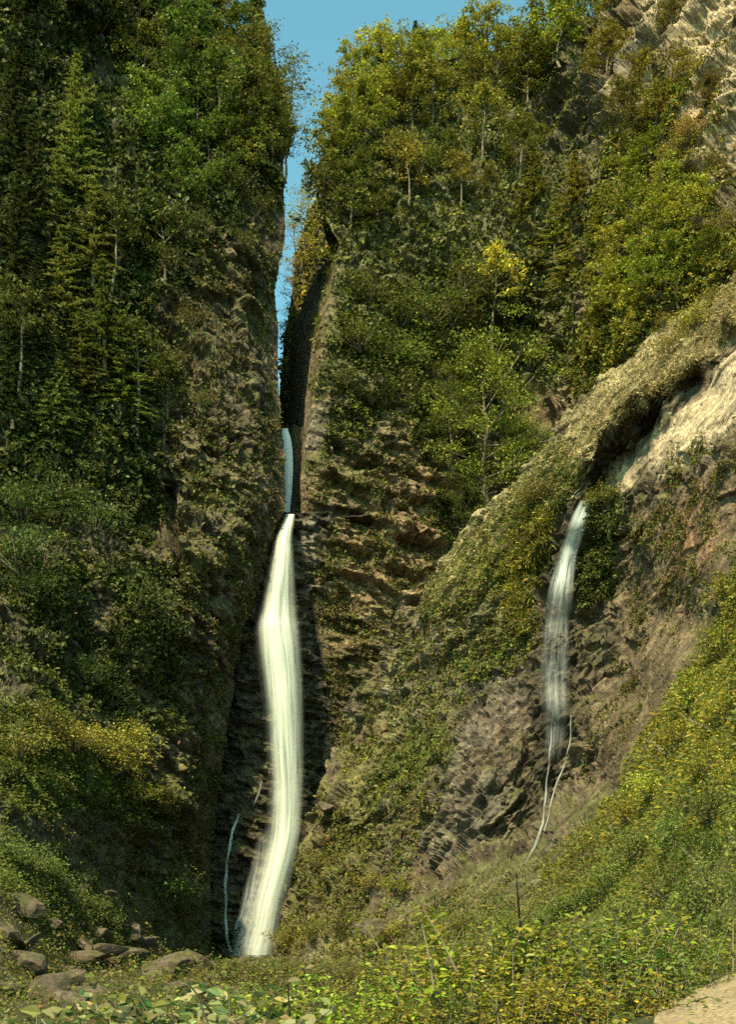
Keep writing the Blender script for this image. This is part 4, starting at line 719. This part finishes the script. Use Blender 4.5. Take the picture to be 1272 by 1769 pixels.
# ------------------------------------------------------------------ boulders
def boulder_mesh(seed, flat=0.65):
    import bmesh
    bm = bmesh.new(); bmesh.ops.create_icosphere(bm, subdivisions=5, radius=1.0); V = np.array([v.co[:] for v in bm.verts]); r = np.random.default_rng(seed)
    for k in range(16):
        n = r.normal(size=3); n /= np.linalg.norm(n); h = 0.42 + 0.35 * r.random(); d = V @ n - h; V = V - np.maximum(d, 0)[:, None] * n * 0.92
    V = V * (1 + 0.05 * fbm(V * 1.0, 0.9, 4, seed)[:, None]) * np.array([1, 0.8, flat])
    for v, c in zip(bm.verts, V): v.co = c
    me = bpy.data.meshes.new('boulder'); bm.to_mesh(me); bm.free(); n = len(me.vertices)
    a = me.color_attributes.new('Col', 'FLOAT_COLOR', 'POINT'); c = np.ones((n, 4), np.float32); t = sstep(-0.2, 0.5, fbm(V, 0.6, 3, seed + 5) + V[:, 2] * 0.5)
    c[:, :3] = mixc(np.broadcast_to(np.array((0.085, 0.064, 0.042)), (n, 3)).copy(), (0.05, 0.05, 0.016), t * 0.8); a.data.foreach_set('color', c.ravel())
    me.materials.append(M_BOULDER); me.polygons.foreach_set('use_smooth', np.zeros(len(me.polygons), bool)); return me
BM = [boulder_mesh(s) for s in (1, 2, 3, 4, 5)]
for px, py, d, wpx, rz, lab in [(215, 1670, 40, 100, .9, 'long dark slab rock lying between the corner boulders and the waterfall foot'), (95, 1725, 26, 130, 2.4, 'wide flat dark slab rock in the corner beside the broad-leaved plant'), (35, 1575, 44, 95, .3, 'big brown boulder under the green bushes at the photo border'), (90, 1605, 45, 60, 1.2, 'squat brown boulder touching the big one at the photo border'), (55, 1680, 33, 110, 2, 'broad dark boulder low in the photo corner'), (165, 1625, 48, 80, .8, 'flat-topped boulder among ferns below the grassy shoulder'),
                                (285, 1695, 30, 120, 2.6, 'pale slanting boulder behind the broad-leaved plant'), (185, 1550, 60, 40, .1, 'small pinkish rock high on the bouldery bank'), (130, 1745, 22, 90, 1.7, 'half-buried brown rock at the bottom border'), (250, 1640, 60, 60, .5, 'low mossy rock between bank and waterfall foot'), (440, 1672, 85, 50, .2, 'rounded brown rock right under the foot of the waterfall'), (335, 1665, 66, 60, 2.2, 'dark wet rock beside the trickle foot'),
                                (565, 1395, 90, 46, .4, 'pale jagged rock beside the lower waterfall'), (640, 1610, 70, 60, 2.9, 'pale grey outcrop rock at the foot of the spur'), (375, 1700, 45, 60, 1.1, 'low brown rock in front of the waterfall pool')]:
    p = W(px, py, d); p = snap2(px, py) if py > 1500 and px < 500 else p; d = p[1]; o = put('boulder', BM[random.randrange(5)], None, lab, 'boulder', 'boulders of the stream bank'); s = wpx / F * d * 0.52
    o.location = (p[0], p[1] - s * .3, p[2] + s * (0.28 if py > 1500 else 0)); o.scale = (s * 1.15, s, s * .9); o.rotation_euler = (random.uniform(-.3, .3), random.uniform(-.3, .3), rz)
for k in range(40):
    px = random.uniform(5, 400); py = random.uniform(1600 if px < 260 else 1675, 1765); d = float(np.interp(py, [1560, 1650, 1700, 1765], [52, 42, 28, 15])) * random.uniform(.9, 1.1)
    o = put('stone', BM[random.randrange(5)], None, 'small angular brown stone among the ferns and boulders of the stream bank', 'stone', 'small stones of the stream bank')
    p = snap2(px, py); d = p[1]; s = random.uniform(28, 88) / F * d * .5; o.location = (p[0], p[1] - s * .3, p[2] + s * .25); o.scale = (s * random.uniform(1.1, 1.9), s, s * random.uniform(.45, .9)); o.rotation_euler = (random.uniform(-.6, .6), random.uniform(-.6, .6), random.uniform(0, 6))
# flat sill stone at the foot of the fall
V = np.array([(x, y, z) for z in (0, .25) for (x, y) in ((-1.9, -.5), (2.1, -.6), (2.2, .6), (-1.8, .7))]); V[:, 0] *= 0.9
me = mesh_from('stone_sill', V, 4, [0, 3, 2, 1, 4, 5, 6, 7, 0, 1, 5, 4, 1, 2, 6, 5, 2, 3, 7, 6, 3, 0, 4, 7], np.broadcast_to(np.array((0.2, 0.15, 0.09)), (8, 3)), M_BOULDER)
o = put('stone_sill', me, None, 'flat straight stone sill the waterfall lands on', 'stone sill'); o.location = W(437, 1660, 93.2)

# ------------------------------------------------------------------ near plants
def near_bush(name, seed, n_stems, Hh, spread, leaf, per, tilt=0.5, asp=0.55):
    r = np.random.default_rng(seed); tb = Tubes(); C, T, Nn = [], [], []
    for k in range(n_stems):
        az = r.random() * 6.28; b = np.array([r.normal(0, spread * .35), r.normal(0, spread * .35), -0.1]); hh = Hh * (0.6 + 0.5 * r.random()); ln = np.array([math.cos(az), math.sin(az), 0]) * hh * tilt * r.random()
        pts = [b + ln * t * t + np.array([0, 0, hh * t]) for t in np.linspace(0, 1, 6)]; pts[0] = np.array([0, 0, -0.15]); tb.add(pts, np.linspace(0.008, 0.002, 6) * max(1, Hh), 4)
        for j in range(per):
            t = 0.2 + 0.8 * r.random(); a2 = r.random() * 6.28; o_ = np.array([math.cos(a2), math.sin(a2), 0.15]) * leaf * (0.6 + 1.4 * r.random() * (1.2 - t))
            C.append(b + ln * t * t + np.array([0, 0, hh * t]) + o_); T.append(o_ + np.array([0, 0, -0.25 * leaf])); Nn.append(np.array([0, 0, 1.0]) + r.normal(0, .45, 3))
    C, T, Nn = map(np.array, (C, T, Nn)); Nn /= np.linalg.norm(Nn, axis=1, keepdims=True); T = T - Nn * (T * Nn).sum(1, keepdims=True); T /= np.linalg.norm(T, axis=1, keepdims=True); B = np.cross(Nn, T)
    L_ = (leaf * np.exp(r.normal(0, .25, len(C))))[:, None]; Wd = L_ * asp
    ring = [(-.5, 0, 0), (-.18, .42, .10), (.15, .40, .10), (.5, 0, -.08), (.15, -.40, .10), (-.18, -.42, .10)]
    q = np.stack([C + T * L_ * a + B * Wd * b + Nn * L_ * c for a, b, c in ring], 1); col = np.exp(r.normal(0, .28, (len(C), 1))) * np.exp(r.normal(0, .12, (len(C), 3)))
    # two quads meeting at the midrib
    base = np.arange(len(C))[:, None] * 6; idx = np.concatenate([base + np.array([[0, 3, 2, 1]]), base + np.array([[0, 5, 4, 3]])], 1).reshape(-1)
    return tb.mesh('stem', M_BARK), mesh_from('foliage', q.reshape(-1, 3), 4, idx, np.repeat(col, 6, 0), M_LEAF)
NB = [near_bush('b', s, 54, 0.85, 1.1, 0.047, 58) for s in (61, 62, 63)]
NP = near_bush('p', 71, 46, 0.45, 0.6, 0.05, 24, 0.9, 0.75)
def near(px, d, hpx, protos, H, color, lab, grp, py=None, wide=1.0):
    tm, cm = protos[random.randrange(len(protos))]; x = (px - CX) / F * d; o = bpy.data.objects.new('bush', None); COL.objects.link(o)
    z = float(gz(np.array([x]), np.array([d]))[0]); o.location = (x, d, z - 0.03); s = hpx / F * d / H; o.scale = (s * wide, s * wide, s); o.rotation_euler = (0, 0, random.uniform(0, 6.28)); tag(o, lab, 'bush', grp)
    a = bpy.data.objects.new('stem', tm); COL.objects.link(a); a.parent = o
    c = bpy.data.objects.new('foliage', cm); COL.objects.link(c); c.parent = o; k = math.exp(random.gauss(0, .12)); c.color = (*[v * k * math.exp(random.gauss(0, .1)) for v in color], 1)
rowF = [(420, 12, 130), (490, 14, 165), (560, 11, 120), (625, 13, 185), (700, 12, 135), (770, 14, 200), (840, 12, 140), (905, 14.5, 215), (980, 11.5, 145), (1050, 13.5, 195), (1120, 13, 150)]
for i, q in enumerate(rowF): near(*q, NB, 0.9, [(0.19, 0.20, 0.022), (0.23, 0.22, 0.024), (0.13, 0.155, 0.026), (0.20, 0.21, 0.026)][i * 7 % 4], f'yellow-green leafy bush, {ORD[i]} toward the path in the front row', 'front row of leafy bushes', wide=random.uniform(.9, 1.4))
rowM = [(460, 22, 100), (540, 24, 100), (620, 21, 90), (700, 24, 100), (780, 22, 100), (860, 24, 110), (950, 21, 120), (1040, 20, 130), (1120, 19, 120), (1200, 18, 130)]
for i, q in enumerate(rowM): near(*q, NB, 0.9, (0.13, 0.125, 0.024), f'olive leafy bush, {ORD[i]} toward the path in the second row', 'second row of leafy bushes', wide=1.4)
rowB = [(400, 40, 60), (440, 44, 55), (490, 40, 60), (540, 42, 55), (590, 38, 60), (640, 42, 55), (690, 38, 60), (750, 36, 60)]
for i, q in enumerate(rowB): near(*q, NB, 0.9, (0.12, 0.12, 0.024), f'olive bush, {ORD[i]} from the waterfall foot toward the path', 'far row of leafy bushes', wide=1.7)
near(245, 11, 250, [NP], 0.5, (0.11, 0.145, 0.045), 'pale green broad-leaved plant at the bottom border below the boulders', None, wide=1.2)
near(340, 10.6, 282, [NP], 0.5, (0.125, 0.16, 0.05), 'paler broad-leaved plant beside the yellow-green bushes', None, wide=1.1)
near(60, 16, 60, NB, 0.9, (0.10, 0.10, 0.025), 'small olive bush in the bottom corner among rocks', None, wide=1.3)
near(180, 20, 70, NB, 0.9, (0.09, 0.10, 0.025), 'small green bush between the corner rocks', None, wide=1.3)
# leafless sapling
tb = Tubes(); r = np.random.default_rng(5)
tb.add([(0, 0, -.1), (.02, 0, .5), (-.03, 0, 1.0), (-.06, .02, 1.5), (-.10, 0, 2.0)], [.034, .03, .024, .016, .006], 6)
for z, a, l in [(.55, .5, .5), (.7, 2.6, .45), (.95, .2, .4), (1.1, 3.3, .4), (1.3, .8, .3), (1.45, 2.9, .35), (1.65, .3, .22), (.4, 3.0, .35)]:
    p = np.array([-.04 * z, 0, z]); d = np.array([math.cos(a), .3 * math.sin(a * 3), .75]); tb.add([p, p + d * l * .5, p + d * l + np.array([0, 0, .05])], [.008, .006, .002], 4)
o = put('bare_sapling', tb.mesh('bare_sapling', M_DARK), None, 'leafless dark sapling standing among the front bushes', 'sapling'); o.location = (( 905 - CX) / F * 15, 15, float(gz(np.array([2.0]), np.array([15.0]))[0]))
